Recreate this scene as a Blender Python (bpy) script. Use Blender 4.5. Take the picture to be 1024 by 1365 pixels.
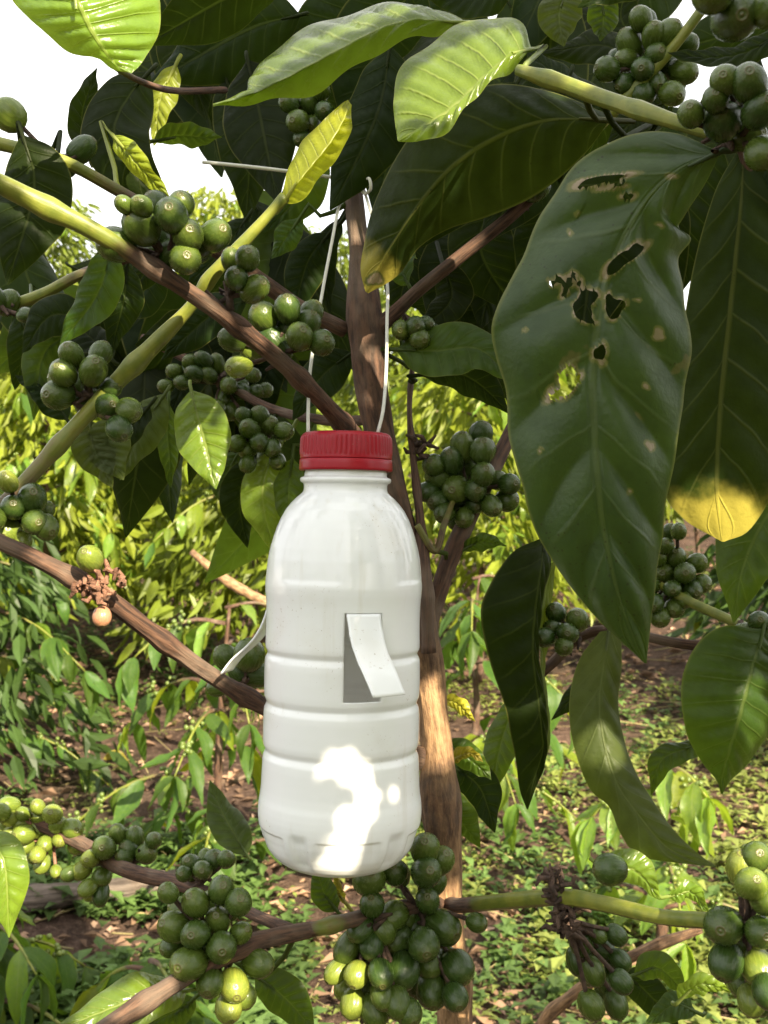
import bpy, math, random
import numpy as np
from mathutils import Vector, Matrix, noise

# ------------------------------------------------------------------ camera, sky, sun
for o in list(bpy.data.objects):
    bpy.data.objects.remove(o)
scene = bpy.context.scene
COL = scene.collection
F = 1500.0            # focal length in photo pixels (1024 x 1365)
CAMZ = 1.30           # eye height over the ground (m)
cam = bpy.data.cameras.new('camera')
cam.sensor_fit = 'VERTICAL'; cam.sensor_height = 36.0; cam.sensor_width = 27.0
cam.lens = 36.0 * F / 1365.0
cam.clip_start = 0.02; cam.clip_end = 3000
cam.dof.use_dof = True; cam.dof.focus_distance = 0.52; cam.dof.aperture_fstop = 32.0
camo = bpy.data.objects.new('camera', cam); COL.objects.link(camo)
camo.location = (0, 0, CAMZ); camo.rotation_euler = (math.pi / 2, 0, 0)
scene.camera = camo

SUN = Vector((0.42, -0.74, 0.54)).normalized()      # direction towards the sun
elev = math.asin(SUN.z)
world = bpy.data.worlds.new('World'); scene.world = world; world.use_nodes = True
nt = world.node_tree
sky = nt.nodes.new('ShaderNodeTexSky'); sky.sky_type = 'NISHITA'; sky.sun_disc = False
sky.sun_elevation = elev
sky.sun_rotation = math.atan2(SUN.x, SUN.y)
sky.air_density = 1.0; sky.dust_density = 6.0; sky.ozone_density = 1.0
bg = nt.nodes['Background']; bg.inputs[1].default_value = 0.085
wtc = nt.nodes.new('ShaderNodeTexCoord')            # thin white cloud veil over the whole sky
wno = nt.nodes.new('ShaderNodeTexNoise'); wno.inputs['Scale'].default_value = 2.2; wno.inputs['Detail'].default_value = 6
wmr = nt.nodes.new('ShaderNodeMapRange'); wmr.inputs[1].default_value = 0.3; wmr.inputs[2].default_value = 0.65; wmr.inputs[3].default_value = 0.62; wmr.inputs[4].default_value = 0.97
wmx = nt.nodes.new('ShaderNodeMix'); wmx.data_type = 'RGBA'; wmx.inputs[7].default_value = (7.2, 7.1, 6.9, 1)
nt.links.new(wtc.outputs['Generated'], wno.inputs['Vector']); nt.links.new(wno.outputs[0], wmr.inputs[0])
nt.links.new(wmr.outputs[0], wmx.inputs[0]); nt.links.new(sky.outputs[0], wmx.inputs[6]); nt.links.new(wmx.outputs[2], bg.inputs[0])
sl = bpy.data.lights.new('sun', 'SUN'); sl.energy = 5.0; sl.angle = math.radians(0.4); sl.color = (1.0, 0.87, 0.64)
so = bpy.data.objects.new('sun', sl); COL.objects.link(so)
so.rotation_euler = SUN.to_track_quat('Z', 'Y').to_euler()
so.location = (2, -2, 6)
vs = scene.view_settings
vs.view_transform = 'Standard'; vs.look = 'None'; vs.exposure = 1.95; vs.gamma = 1.0; vs.use_curve_mapping = False
scene.cycles.use_denoising = True
scene.cycles.max_bounces = 7; scene.cycles.transparent_max_bounces = 4
scene.cycles.sample_clamp_indirect = 6

# ------------------------------------------------------------------ helpers
rnd = random.Random(7)
ROOTLOC = {}
def P(px, py, d):
    return Vector(((px - 512) * d / F, d, CAMZ + (682.5 - py) * d / F))
def mesh_obj(name, verts, faces, mat, parent=None, smooth=True, uvs=None, attr=None):
    me = bpy.data.meshes.new(name)
    me.from_pydata([tuple(v) for v in verts], [], faces)
    if smooth: me.polygons.foreach_set('use_smooth', [True] * len(me.polygons))
    if uvs is not None:
        lay = me.uv_layers.new(name='UVMap')
        li = np.zeros(len(me.loops), dtype=np.int32); me.loops.foreach_get('vertex_index', li)
        lay.data.foreach_set('uv', np.asarray(uvs, dtype=np.float32)[li].ravel())
    for k, vals in (attr or {}).items():
        a = me.attributes.new(k, 'FLOAT', 'POINT'); a.data.foreach_set('value', vals)
    if mat: me.materials.append(mat)
    me.update()
    o = bpy.data.objects.new(name, me); COL.objects.link(o)
    if parent is not None: adopt(o, parent)
    return o
def adopt(o, parent):
    o.parent = parent
    if parent.name in ROOTLOC:
        o.matrix_parent_inverse = Matrix.Translation(-ROOTLOC[parent.name])
def empty(name, loc, label, cat, group=None):
    o = bpy.data.objects.new(name, None); COL.objects.link(o)
    o.location = loc; o.empty_display_size = 0.05
    ROOTLOC[o.name] = Vector(loc)
    return tag(o, label, cat, group)
def tag(o, label, cat, group=None, kind=None):
    if label: o['label'] = label
    if cat: o['category'] = cat
    if group: o['group'] = group
    if kind: o['kind'] = kind
    return o
def catmull(pts, n):
    """n+1 points along a centripetal-ish Catmull-Rom through pts (tuples of any length), by chord length"""
    p = [np.array(q, dtype=float) for q in pts]
    if len(p) == 2: return [p[0] + (p[1] - p[0]) * i / n for i in range(n + 1)]
    p = [2 * p[0] - p[1]] + p + [2 * p[-1] - p[-2]]
    fine, m = [], 16
    for i in range(1, len(p) - 2):
        for k in range(m):
            t = k / m
            fine.append(0.5 * (2 * p[i] + (p[i+1] - p[i-1]) * t + (2*p[i-1] - 5*p[i] + 4*p[i+1] - p[i+2]) * t*t
                        + (3*p[i] - p[i-1] - 3*p[i+1] + p[i+2]) * t**3))
    fine.append(p[-2])
    fine = np.array(fine)
    s = np.concatenate([[0], np.cumsum(np.linalg.norm(np.diff(fine[:, :3], axis=0), axis=1))])
    q = np.linspace(0, s[-1], n + 1)
    return [np.array([np.interp(x, s, fine[:, c]) for c in range(fine.shape[1])]) for x in q]

# ------------------------------------------------------------------ materials
class NB:
    def __init__(s, name):
        s.m = bpy.data.materials.new(name); s.m.use_nodes = True
        s.t = s.m.node_tree; s.t.nodes.clear()
        s.out = s.t.nodes.new('ShaderNodeOutputMaterial')
    def n(s, typ, ins=None, **kw):
        nd = s.t.nodes.new('ShaderNode' + typ)
        for k, v in kw.items(): setattr(nd, k, v)
        for k, v in (ins or {}).items():
            if isinstance(v, bpy.types.NodeSocket): s.t.links.new(v, nd.inputs[k])
            else: nd.inputs[k].default_value = v
        return nd
    def math(s, op, a, b=0.0, c=0.0):
        return s.n('Math', {0: a, 1: b, 2: c}, operation=op).outputs[0]
    def step(s, x, lo, hi, a=0.0, b=1.0):
        return s.n('MapRange', {0: x, 1: lo, 2: hi, 3: a, 4: b}, interpolation_type='SMOOTHSTEP').outputs[0]
    def mix(s, f, a, b, mode='MIX'):
        nd = s.n('Mix', data_type='RGBA', blend_type=mode)
        for i, v in ((0, f), (6, a), (7, b)):
            if isinstance(v, bpy.types.NodeSocket): s.t.links.new(v, nd.inputs[i])
            else: nd.inputs[i].default_value = (*v, 1) if isinstance(v, tuple) and len(v) == 3 else v
        return nd.outputs[2]
    def noise(s, vec, scale, detail=3, rough=0.55):
        return s.n('TexNoise', {'Vector': vec, 'Scale': scale, 'Detail': detail, 'Roughness': rough}).outputs[0]
    def surf(s, sh): s.t.links.new(sh, s.out.inputs[0])

def leaf_mat(name, base, trans, vein=(0.22, 0.28, 0.08), rough=0.32, tmix=0.4, blotch=0.0, specks=0.35, veins=9.0, spec=0.35, tip=0.0):
    b = NB(name)
    tc = b.n('TexCoord'); uv = b.n('SeparateXYZ', {0: tc.outputs['UV']})
    rn = b.n('ObjectInfo').outputs['Random']
    u = uv.outputs[0]; a = b.math('MULTIPLY', b.math('ABSOLUTE', b.math('SUBTRACT', uv.outputs[1], 0.5)), 2.0)
    ob = tc.outputs['Object']
    ph = b.math('SUBTRACT', b.math('MULTIPLY', u, veins), b.math('MULTIPLY', b.math('POWER', a, 0.8), 1.3))
    ph = b.math('ADD', ph, b.math('MULTIPLY', b.noise(tc.outputs['Object'], 26, 2), 0.55))
    lat = b.step(b.math('PINGPONG', ph, 0.5), 0.0, 0.07, 1, 0)
    lat = b.math('MULTIPLY', lat, b.step(a, 0.5, 1.0, 0.55, 0.1))
    mid = b.math('MULTIPLY', b.step(a, 0.015, 0.055, 1, 0), 0.9)
    vm = b.math('MAXIMUM', lat, mid)
    n1 = b.noise(ob, 22, 4); n2 = b.noise(ob, 110, 3); n3 = b.noise(ob, 420, 2)
    hsv = b.n('HueSaturation', {'Hue': b.math('ADD', 0.485, b.math('MULTIPLY', rn, 0.03)), 'Saturation': 1.0,
              'Value': b.math('ADD', 0.75, b.math('MULTIPLY', rn, 0.5)), 'Color': (*base, 1)}).outputs[0]
    c = b.mix(b.step(n1, 0.35, 0.7), hsv, b.mix(1.0, hsv, (1.35, 1.25, 0.7), 'MULTIPLY'))
    c = b.mix(b.step(n2, 0.3, 0.75, 0.0, 0.5), c, b.mix(1.0, c, (0.62, 0.68, 0.62), 'MULTIPLY'))
    c = b.mix(b.math('MULTIPLY', vm, 0.55), c, vein)
    if specks:
        v = b.n('TexVoronoi', {'Vector': ob, 'Scale': 330.0, 'Randomness': 1.0})
        sp = b.math('MULTIPLY', b.step(v.outputs['Distance'], 0.10, 0.2, 1, 0), b.step(b.noise(ob, 30, 2), 0.5, 0.62))
        c = b.mix(b.math('MULTIPLY', sp, specks * 2.0), c, (0.012, 0.012, 0.008))
    if blotch:
        bl = b.step(b.noise(ob, 48, 3, 0.6), 0.66, 0.71)
        c = b.mix(b.math('MULTIPLY', bl, blotch), c, (0.20, 0.13, 0.06))
    if tip:      # some yellowing and the sunlit look, both painted into the leaf tip
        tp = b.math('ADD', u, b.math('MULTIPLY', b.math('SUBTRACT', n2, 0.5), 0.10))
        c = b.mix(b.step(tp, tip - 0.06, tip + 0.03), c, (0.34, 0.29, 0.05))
    rim = b.math('ADD', b.n('Attribute', attribute_name='rim').outputs['Fac'], b.math('MULTIPLY', b.math('SUBTRACT', n3, 0.5), 0.25))
    c = b.mix(b.step(rim, 0.22, 0.50), c, (0.12, 0.12, 0.035))
    c = b.mix(b.step(rim, 0.55, 0.72), c, (0.26, 0.20, 0.13))
    c = b.mix(b.step(rim, 0.86, 1.0), c, (0.13, 0.085, 0.05))
    edge = b.step(a, 0.955, 1.0)
    c = b.mix(b.math('MULTIPLY', edge, 0.5), c, (0.20, 0.20, 0.05))
    bump = b.n('Bump', {'Strength': 0.6, 'Distance': 0.0008,
               'Height': b.math('ADD', b.math('MULTIPLY', n3, 0.5), b.math('MULTIPLY', vm, -0.9))}).outputs[0]
    pr = b.n('BsdfPrincipled', {'Base Color': c, 'Roughness': b.step(n2, 0.3, 0.8, rough, rough + 0.16), 'IOR': 1.42, 'Specular IOR Level': spec, 'Normal': bump})
    tcol = b.mix(b.math('MULTIPLY', vm, 0.35), b.mix(b.step(n2, 0.3, 0.8), trans, b.mix(1.0, trans, (0.8, 0.75, 0.6), 'MULTIPLY')), (0.22, 0.30, 0.03))
    tr = b.n('BsdfTranslucent', {'Color': tcol})
    mx = b.n('MixShader', {0: tmix, 1: pr.outputs[0], 2: tr.outputs[0]})
    b.surf(mx.outputs[0])
    return b.m

LEAF_DARK  = leaf_mat('leaf_dark_green', (0.0095, 0.018, 0.0045), (0.045, 0.075, 0.005), vein=(0.034, 0.042, 0.014), tmix=0.30, spec=0.12, rough=0.42)
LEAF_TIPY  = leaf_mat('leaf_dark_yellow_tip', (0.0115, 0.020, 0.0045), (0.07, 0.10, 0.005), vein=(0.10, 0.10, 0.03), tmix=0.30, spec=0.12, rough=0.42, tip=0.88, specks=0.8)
LEAF_MID   = leaf_mat('leaf_green', (0.026, 0.052, 0.011), (0.18, 0.28, 0.015), vein=(0.10, 0.13, 0.035), tmix=0.36, spec=0.25)
LEAF_YOUNG = leaf_mat('leaf_bright_green', (0.105, 0.175, 0.028), (0.36, 0.50, 0.03), vein=(0.30, 0.34, 0.10), tmix=0.40, specks=0.12, rough=0.20, spec=0.55)
LEAF_YELL  = leaf_mat('leaf_yellowing', (0.23, 0.21, 0.03), (0.55, 0.50, 0.03), vein=(0.40, 0.36, 0.12), tmix=0.42, blotch=0.6)
LEAF_LIME  = leaf_mat('leaf_lime', (0.19, 0.24, 0.022), (0.55, 0.60, 0.03), vein=(0.36, 0.38, 0.12), tmix=0.45, specks=0.1, rough=0.3)
LEAF_OLD   = leaf_mat('leaf_old_spotted', (0.023, 0.042, 0.014), (0.11, 0.17, 0.012), vein=(0.065, 0.09, 0.038), tmix=0.25, blotch=0.35, specks=0.7, rough=0.36, spec=0.45)
LEAF_UNDER = leaf_mat('leaf_pale_underside', (0.046, 0.064, 0.016), (0.17, 0.23, 0.016), vein=(0.10, 0.12, 0.045), tmix=0.33, rough=0.5, specks=0.4)
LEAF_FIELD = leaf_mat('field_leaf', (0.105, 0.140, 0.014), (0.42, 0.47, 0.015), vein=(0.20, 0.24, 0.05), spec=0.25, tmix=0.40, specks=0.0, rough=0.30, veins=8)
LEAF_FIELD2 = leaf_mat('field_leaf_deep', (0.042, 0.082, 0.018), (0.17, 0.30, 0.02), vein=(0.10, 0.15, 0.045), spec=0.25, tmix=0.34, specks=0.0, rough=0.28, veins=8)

def bark_mat():
    b = NB('coffee_bark')
    tc = b.n('TexCoord'); age = b.n('Attribute', attribute_name='age').outputs['Fac']
    mp = b.n('Mapping', {0: tc.outputs['UV'], 3: (55, 14, 1)}).outputs[0]
    st = b.noise(mp, 1.0, 5, 0.65)
    mp2 = b.n('Mapping', {0: tc.outputs['UV'], 3: (190, 9, 1)}).outputs[0]
    ring = b.noise(mp2, 1.0, 2)
    ob = tc.outputs['Object']; n2 = b.noise(ob, 140, 4); n4 = b.noise(ob, 30, 3)
    brown = b.mix(b.step(st, 0.35, 0.65), (0.028, 0.015, 0.010), (0.11, 0.056, 0.033))
    brown = b.mix(b.step(n4, 0.45, 0.7, 0, 0.7), brown, (0.15, 0.11, 0.08))
    tan = b.mix(b.step(st, 0.3, 0.7), (0.09, 0.048, 0.024), (0.33, 0.20, 0.10))
    green = b.mix(b.step(n2, 0.3, 0.7), (0.10, 0.125, 0.018), (0.17, 0.18, 0.026))
    green = b.mix(b.step(ring, 0.62, 0.75, 0, 0.4), green, (0.12, 0.08, 0.03))
    a2 = b.math('ADD', age, b.math('MULTIPLY', b.math('SUBTRACT', n2, 0.5), 0.5))
    c = b.mix(b.step(a2, 0.3, 0.62), green, brown)
    c = b.mix(b.step(a2, 1.35, 1.75), c, tan)
    h = b.math('ADD', b.math('MULTIPLY', st, 1.0), b.math('MULTIPLY', n2, 0.5))
    bump = b.n('Bump', {'Strength': b.step(age, 0.2, 1.5, 0.15, 0.9), 'Distance': 0.002, 'Height': h}).outputs[0]
    b.surf(b.n('BsdfPrincipled', {'Base Color': c, 'Roughness': b.step(age, 0.2, 0.9, 0.42, 0.8), 'Normal': bump, 'Specular IOR Level': 0.35}).outputs[0])
    return b.m
BARK = bark_mat()

def berry_mat(name, c1, c2, field=False):
    b = NB(name)
    tc = b.n('TexCoord'); ob = tc.outputs['Object']; rn = b.n('ObjectInfo').outputs['Random']
    z = b.n('SeparateXYZ', {0: ob}).outputs[2]
    mp = b.n('Mapping', {0: ob, 3: (5.5, 5.5, 0.7)}).outputs[0]
    off = b.n('VectorMath', {0: mp, 1: (0, 0, 0)}, operation='ADD')
    b.t.links.new(b.n('CombineXYZ', {0: b.math('MULTIPLY', rn, 37.0), 1: b.math('MULTIPLY', rn, 11.0)}).outputs[0], off.inputs[1])
    st = b.noise(off.outputs[0], 1.0, 4, 0.6)
    c = b.mix(b.step(rn, 0.0, 1.0), c1, c2)
    c = b.mix(b.step(st, 0.45, 0.72, 0, 0.55), c, b.mix(1.0, c, (1.7, 1.45, 1.1), 'MULTIPLY'))
    c = b.mix(b.step(b.noise(off.outputs[0], 4.0, 2), 0.62, 0.72, 0, 0.35), c, (0.10, 0.075, 0.03))
    if not field:
        tip = b.step(z, 1.015, 1.05)
        c = b.mix(b.math('MULTIPLY', tip, 0.8), c, (0.085, 0.07, 0.03))
        c = b.mix(b.step(z, 0.75, 1.0, 0, 0.10), c, (0.24, 0.23, 0.06))
    pr = b.n('BsdfPrincipled', {'Base Color': c, 'Roughness': b.step(st, 0.3, 0.8, 0.20, 0.36), 'Specular IOR Level': 0.42,
             'Normal': b.n('Bump', {'Strength': 0.12, 'Distance': 0.3, 'Height': st}).outputs[0]})
    tr = b.n('BsdfTranslucent', {'Color': (0.20, 0.28, 0.02, 1)})
    b.surf(b.n('MixShader', {0: 0.12, 1: pr.outputs[0], 2: tr.outputs[0]}).outputs[0])
    return b.m
BERRY = berry_mat('berry_green', (0.028, 0.056, 0.011), (0.062, 0.096, 0.015))
BERRY_SUNLIT = berry_mat('berry_sunlit_green', (0.105, 0.150, 0.022), (0.155, 0.19, 0.028))  # lighter copy for berries in sun patches, sunlight put into the colour
BERRY_RED = berry_mat('berry_pinkish', (0.35, 0.17, 0.10), (0.35, 0.17, 0.10))
BERRY_FIELD = berry_mat('berry_field', (0.10, 0.14, 0.03), (0.10, 0.14, 0.03), True)

def simple(name, col, rough=0.6, var=0.25, scale=40, bump=0.3, spec=0.4, trans=0):
    b = NB(name); ob = b.n('TexCoord').outputs['Object']
    n1 = b.noise(ob, scale, 4); n2 = b.noise(ob, scale * 6, 3)
    c = b.mix(b.step(n1, 0.3, 0.7), tuple(x * (1 - var) for x in col), tuple(x * (1 + var) for x in col))
    bp = b.n('Bump', {'Strength': bump, 'Distance': 0.002, 'Height': n2}).outputs[0]
    pr = b.n('BsdfPrincipled', {'Base Color': c, 'Roughness': rough, 'Specular IOR Level': spec, 'Normal': bp})
    if trans:
        tr = b.n('BsdfTranslucent', {'Color': (*[min(1, x * 2.2) for x in col], 1)})
        b.surf(b.n('MixShader', {0: trans, 1: pr.outputs[0], 2: tr.outputs[0]}).outputs[0])
    else: b.surf(pr.outputs[0])
    return b.m
STALK = simple('dry_flower_stalk', (0.075, 0.045, 0.03), 0.85, 0.5, 300, 0.8)
STALK_RED = simple('reddish_flower_stalk', (0.24, 0.12, 0.075), 0.85, 0.4, 300, 0.8)
def dead_wood():
    b = NB('grey_dead_wood'); tc = b.n('TexCoord')
    st = b.noise(b.n('Mapping', {0: tc.outputs['UV'], 3: (7, 16, 1)}).outputs[0], 1.0, 6, 0.7); n = b.noise(tc.outputs['Object'], 14, 4)
    c = b.mix(b.step(st, 0.35, 0.65), (0.045, 0.032, 0.024), (0.17, 0.135, 0.11)); c = b.mix(b.step(n, 0.5, 0.7, 0, 0.6), c, (0.09, 0.06, 0.04))
    b.surf(b.n('BsdfPrincipled', {'Base Color': c, 'Roughness': 0.9, 'Normal': b.n('Bump', {'Strength': 1.0, 'Distance': 0.012, 'Height': st}).outputs[0]}).outputs[0]); return b.m
WOOD_GREY = dead_wood()
WEED = simple('weed_leaf', (0.075, 0.125, 0.032), 0.5, 0.5, 3, 0.2, 0.3, 0.35)
GRASS_DRY = simple('dry_grass', (0.30, 0.25, 0.12), 0.8, 0.35, 3, 0.2, 0.2, 0.2)

def plastic(name, col, rough, trans, tcol, dirt=0.0, spec=0.75):
    b = NB(name); ob = b.n('TexCoord').outputs['Object']
    n1 = b.noise(ob, 35, 4); n2 = b.noise(ob, 260, 3)
    c = b.mix(b.step(n1, 0.5, 0.75, 0, dirt), col, tuple(x * y for x, y in zip(col, (0.86, 0.83, 0.76))))
    run = b.noise(b.n('Mapping', {0: ob, 3: (150, 150, 14)}).outputs[0], 1.0, 4)       # faint vertical water marks
    c = b.mix(b.step(run, 0.58, 0.74, 0, dirt * 0.9), c, tuple(x * y for x, y in zip(col, (0.82, 0.79, 0.72))))
    sp = b.math('MULTIPLY', b.step(b.noise(ob, 900, 2), 0.66, 0.72), b.step(n1, 0.45, 0.6))
    c = b.mix(b.math('MULTIPLY', sp, dirt * 1.2), c, (0.30, 0.24, 0.17))
    r = b.step(n2, 0.35, 0.75, rough, rough + 0.10)
    bp = b.n('Bump', {'Strength': 0.06, 'Distance': 0.002, 'Height': b.noise(ob, 60, 2)}).outputs[0]
    pr = b.n('BsdfPrincipled', {'Base Color': c, 'Roughness': r, 'IOR': 1.5, 'Specular IOR Level': spec, 'Normal': bp})
    if trans:
        tr = b.n('BsdfTranslucent', {'Color': (*tcol, 1)})
        b.surf(b.n('MixShader', {0: trans, 1: pr.outputs[0], 2: tr.outputs[0]}).outputs[0])
    else: b.surf(pr.outputs[0])
    return b.m
WHITE = plastic('white_plastic', (0.91, 0.94, 0.965), 0.07, 0.24, (0.95, 0.92, 0.85), 0.5)
RED = plastic('red_plastic', (0.30, 0.006, 0.016), 0.30, 0.05, (0.5, 0.02, 0.03), 0.3, 0.3)
STRING = plastic('white_string', (0.62, 0.62, 0.57), 0.45, 0.2, (0.7, 0.7, 0.62), 0.5)

def ground_mat():
    b = NB('soil'); ob = b.n('TexCoord').outputs['Object']
    n0 = b.noise(ob, 0.9, 4); n1 = b.noise(ob, 5.5, 5, 0.65); n2 = b.noise(ob, 38, 5, 0.7); n3 = b.noise(ob, 170, 3)
    c = b.mix(b.step(n1, 0.3, 0.7), (0.036, 0.021, 0.016), (0.125, 0.078, 0.057))
    c = b.mix(b.step(n2, 0.45, 0.75, 0, 0.7), c, (0.26, 0.175, 0.13))
    c = b.mix(b.step(n3, 0.55, 0.75, 0, 0.6), c, (0.03, 0.02, 0.015))
    c = b.mix(b.step(n0, 0.52, 0.66, 0, 0.25), c, (0.08, 0.085, 0.035))
    h = b.math('ADD', b.math('MULTIPLY', n2, 1.0), b.math('MULTIPLY', n3, 0.35))
    bp = b.n('Bump', {'Strength': 1.0, 'Distance': 0.05, 'Height': h}).outputs[0]
    b.surf(b.n('BsdfPrincipled', {'Base Color': c, 'Roughness': 0.95, 'Specular IOR Level': 0.15, 'Normal': bp}).outputs[0])
    return b.m
SOIL = ground_mat()

# ------------------------------------------------------------------ ground
def gz(x, y):
    yy = max(-3.0, y)
    s = 0.127 * yy if yy < 24 else 0.127 * 24 + 0.02 * (yy - 24) ** 0.8
    near = math.exp(-(math.hypot(x, y) / 30.0) ** 2)
    return s + near * (0.05 * noise.noise(Vector((x * 0.8, y * 0.8, 0))) + 0.025 * noise.noise(Vector((x * 3.1, y * 3.1, 4))))
def build_ground():
    xs = sorted(set([round(v, 3) for v in list(np.arange(-6, 6.01, 0.08))] + [s * k for s in (-1, 1) for k in (7, 8.5, 10, 13, 17, 22, 30, 45, 70, 120, 250, 600, 1500)]))
    ys = list(np.arange(-3, 11.01, 0.08)) + [11.5, 12, 13, 14, 16, 18, 20, 22, 24, 26, 30, 35, 45, 60, 90, 150, 300, 700, 1500]
    ys = [-1500, -400, -100, -30, -10, -5] + ys
    V = [(x, y, gz(x, y)) for y in ys for x in xs]; nx = len(xs)
    Fc = [(j*nx+i, j*nx+i+1, (j+1)*nx+i+1, (j+1)*nx+i) for j in range(len(ys)-1) for i in range(nx-1)]
    g = mesh_obj('ground', V, Fc, SOIL)
    tag(g, 'brown soil of the sloping coffee plot', None, kind='structure')
build_ground()

# ------------------------------------------------------------------ leaf builder
VS = [-1, -.93, -.8, -.65, -.5, -.35, -.2, -.09, -.035, 0, .035, .09, .2, .35, .5, .65, .8, .93, 1]
def sheet(L, M, R, nu=40, vs=VS, corr=0.0011, wave=0.0012, camber=0.05, veins=9.0, seed=0, rib=0.0006, ragged=0.0):
    """vertices, uvs of a leaf blade between two edges and a midrib (lists of 3-D points)"""
    L = catmull(L, nu); M = catmull(M, nu); R = catmull(R, nu)
    r = random.Random(seed); ph = [r.uniform(0, 6.28) for _ in range(4)]
    vals, uv = [], []
    for i in range(nu + 1):
        u = i / nu
        l, m, q = L[i], M[i], R[i]
        tan = M[min(nu, i + 1)] - M[max(0, i - 1)]
        nn = np.cross(tan, q - l); ln = np.linalg.norm(nn); nn = nn / ln if ln > 1e-12 else np.array([0, -1, 0])
        w = np.linalg.norm(q - l)
        env = min(1, 6 * u) * min(1, 6 * (1 - u))
        for v in vs:
            a = abs(v); e = q if v > 0 else l
            jag = 1 + (ragged * (noise.noise(Vector((u * 14, math.copysign(3, v), seed)))) if a > 0.6 else 0)
            p = m + (e - m) * a * jag
            h = camber * w * math.sin(math.pi * a * 0.8) * env
            h += corr * env * (abs(math.sin(math.pi * (veins * u - 1.3 * a))) - 0.5) * math.sin(math.pi * min(1, a * 1.02)) ** 0.7 * 2
            h += wave * env * a * a * (math.sin(9 * u + ph[0] + (1.7 if v > 0 else 0)) + 0.6 * math.sin(23 * u + ph[1] + v))
            h += wave * 0.6 * math.sin(7 * u + ph[2]) * env
            h -= rib * (1 if a < 0.05 else 0) * env
            vals.append(p + nn * h); uv.append((u, v * 0.5 + 0.5))
    n = len(vs)
    faces = [(i*n+j, i*n+j+1, (i+1)*n+j+1, (i+1)*n+j) for i in range(nu) for j in range(n - 1)]
    return vals, faces, uv
def outline(path, width, roll=0.0, fold=0.15, nst=9, twist=0.0, shape=1.0, asym=1.0):
    """three polylines for a coffee leaf along a 3-D path; roll turns the blade about its midrib away from the camera"""
    M = catmull(path, nst); L, R = [], []
    for i in range(nst + 1):
        u = i / nst
        t = Vector(M[min(nst, i+1)] - M[max(0, i-1)]).normalized()
        view = (Vector(M[i]) - Vector((0, 0, CAMZ))).normalized()
        side = t.cross(view)
        if side.length < 0.05: side = t.cross(Vector((0, 0, 1)))
        side.normalize()
        ang = roll + twist * (u - 0.5)
        side = Matrix.Rotation(ang, 3, t) @ side
        nrm = side.cross(t).normalized()
        prof = (math.sin(math.pi * min(1, u ** 0.82)) ** 0.75) * (1 - 0.35 * max(0, u - 0.55) / 0.45 * shape)
        if u > 0.88: prof *= 0.55 + 0.45 * (1 - u) / 0.12 if u < 1 else 0
        if i in (0, nst): prof = 0.02
        hw = width * 0.5 * prof
        up = nrm * (math.sin(fold) * hw)
        L.append(np.array(Vector(M[i]) - side * hw * math.cos(fold) * asym + up))
        R.append(np.array(Vector(M[i]) + side * hw * math.cos(fold) + up))
    return L, M, R
LSEED = [0]
def add_leaf(parent, mat, path, width, roll=0.0, fold=0.18, twist=0.0, petiole=True, label=None, nu=36, wave=0.0015, corr=0.0011, **kw):
    """path: list of (px, py, depth); width in photo px at the middle's depth"""
    LSEED[0] += 1
    pts = [np.array(P(*p)) for p in path]
    if len(pts) == 2:
        m = (pts[0] + pts[1]) / 2; m[2] += 0.06 * np.linalg.norm(pts[1] - pts[0]); pts.insert(1, m)
    dm = sum(p[2] for p in path) / len(path)
    L, M, R = outline(pts, width * dm / F, roll, fold, twist=twist)
    V, Fc, uv = sheet(L, M, R, nu=nu, seed=LSEED[0], wave=wave, corr=corr, **kw)
    if petiole: V, Fc, uv = with_petiole(V, Fc, uv, M, parent)
    o = mesh_obj('leaf', V, Fc, mat, parent, uvs=uv)
    if label: o['label'] = label
    return o
PV = {}
def with_petiole(V, Fc, uv, M, parent=None, length=0.005, r=0.0011):
    b = Vector(M[0]); d = (Vector(M[0]) - Vector(M[1])).normalized()
    pts = [b - d * 0.012, b, b + d * length * .6, b + d * length + Vector((0, .002, .001))]; rad = [r * .55, r, r * 1.1, r * 1.1]
    if parent is not None:
        if parent.name not in PV: PV[parent.name] = np.array([tuple(v.co) for v in parent.data.vertices])
        A = PV[parent.name]; dist = np.linalg.norm(A - np.array(b + d * .006), axis=1); k = int(np.argmin(dist))
        if dist[k] < .055:
            e = Vector(A[k]); g = dist[k]; pts = [b - d * .012, b, b + d * min(.012, g * .4)]
            for t in (.35, .7, 1.0): pts.append(b.lerp(e, .15 + .85 * t) + Vector((0, 0, -.12 * g)) * math.sin(math.pi * t))
            rad = [r * .55, r, r * 1.15, r * 1.2, r * 1.25, r * 1.4]
    return join_tube(V, Fc, uv, pts, rad, 6)
def ring_frames(pts):
    n = len(pts); T = [(Vector(pts[min(n-1, i+1)]) - Vector(pts[max(0, i-1)])).normalized() for i in range(n)]
    a = T[0].orthogonal().normalized(); out = []
    for i in range(n):
        a = (a - T[i] * a.dot(T[i])).normalized(); out.append((a.copy(), T[i].cross(a)))
    return T, out
def join_tube(V, Fc, uv, pts, rad, seg):
    _, fr = ring_frames(pts); k0 = len(V)
    V = list(V); Fc = list(Fc); uv = list(uv)
    for i, p in enumerate(pts):
        for j in range(seg):
            t = 2 * math.pi * j / seg
            V.append(np.array(Vector(p) + (fr[i][0] * math.cos(t) + fr[i][1] * math.sin(t)) * rad[i])); uv.append((0.05, 0.5))
    for i in range(len(pts) - 1):
        for j in range(seg):
            Fc.append((k0+i*seg+j, k0+i*seg+(j+1) % seg, k0+(i+1)*seg+(j+1) % seg, k0+(i+1)*seg+j))
    return V, Fc, uv

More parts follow.
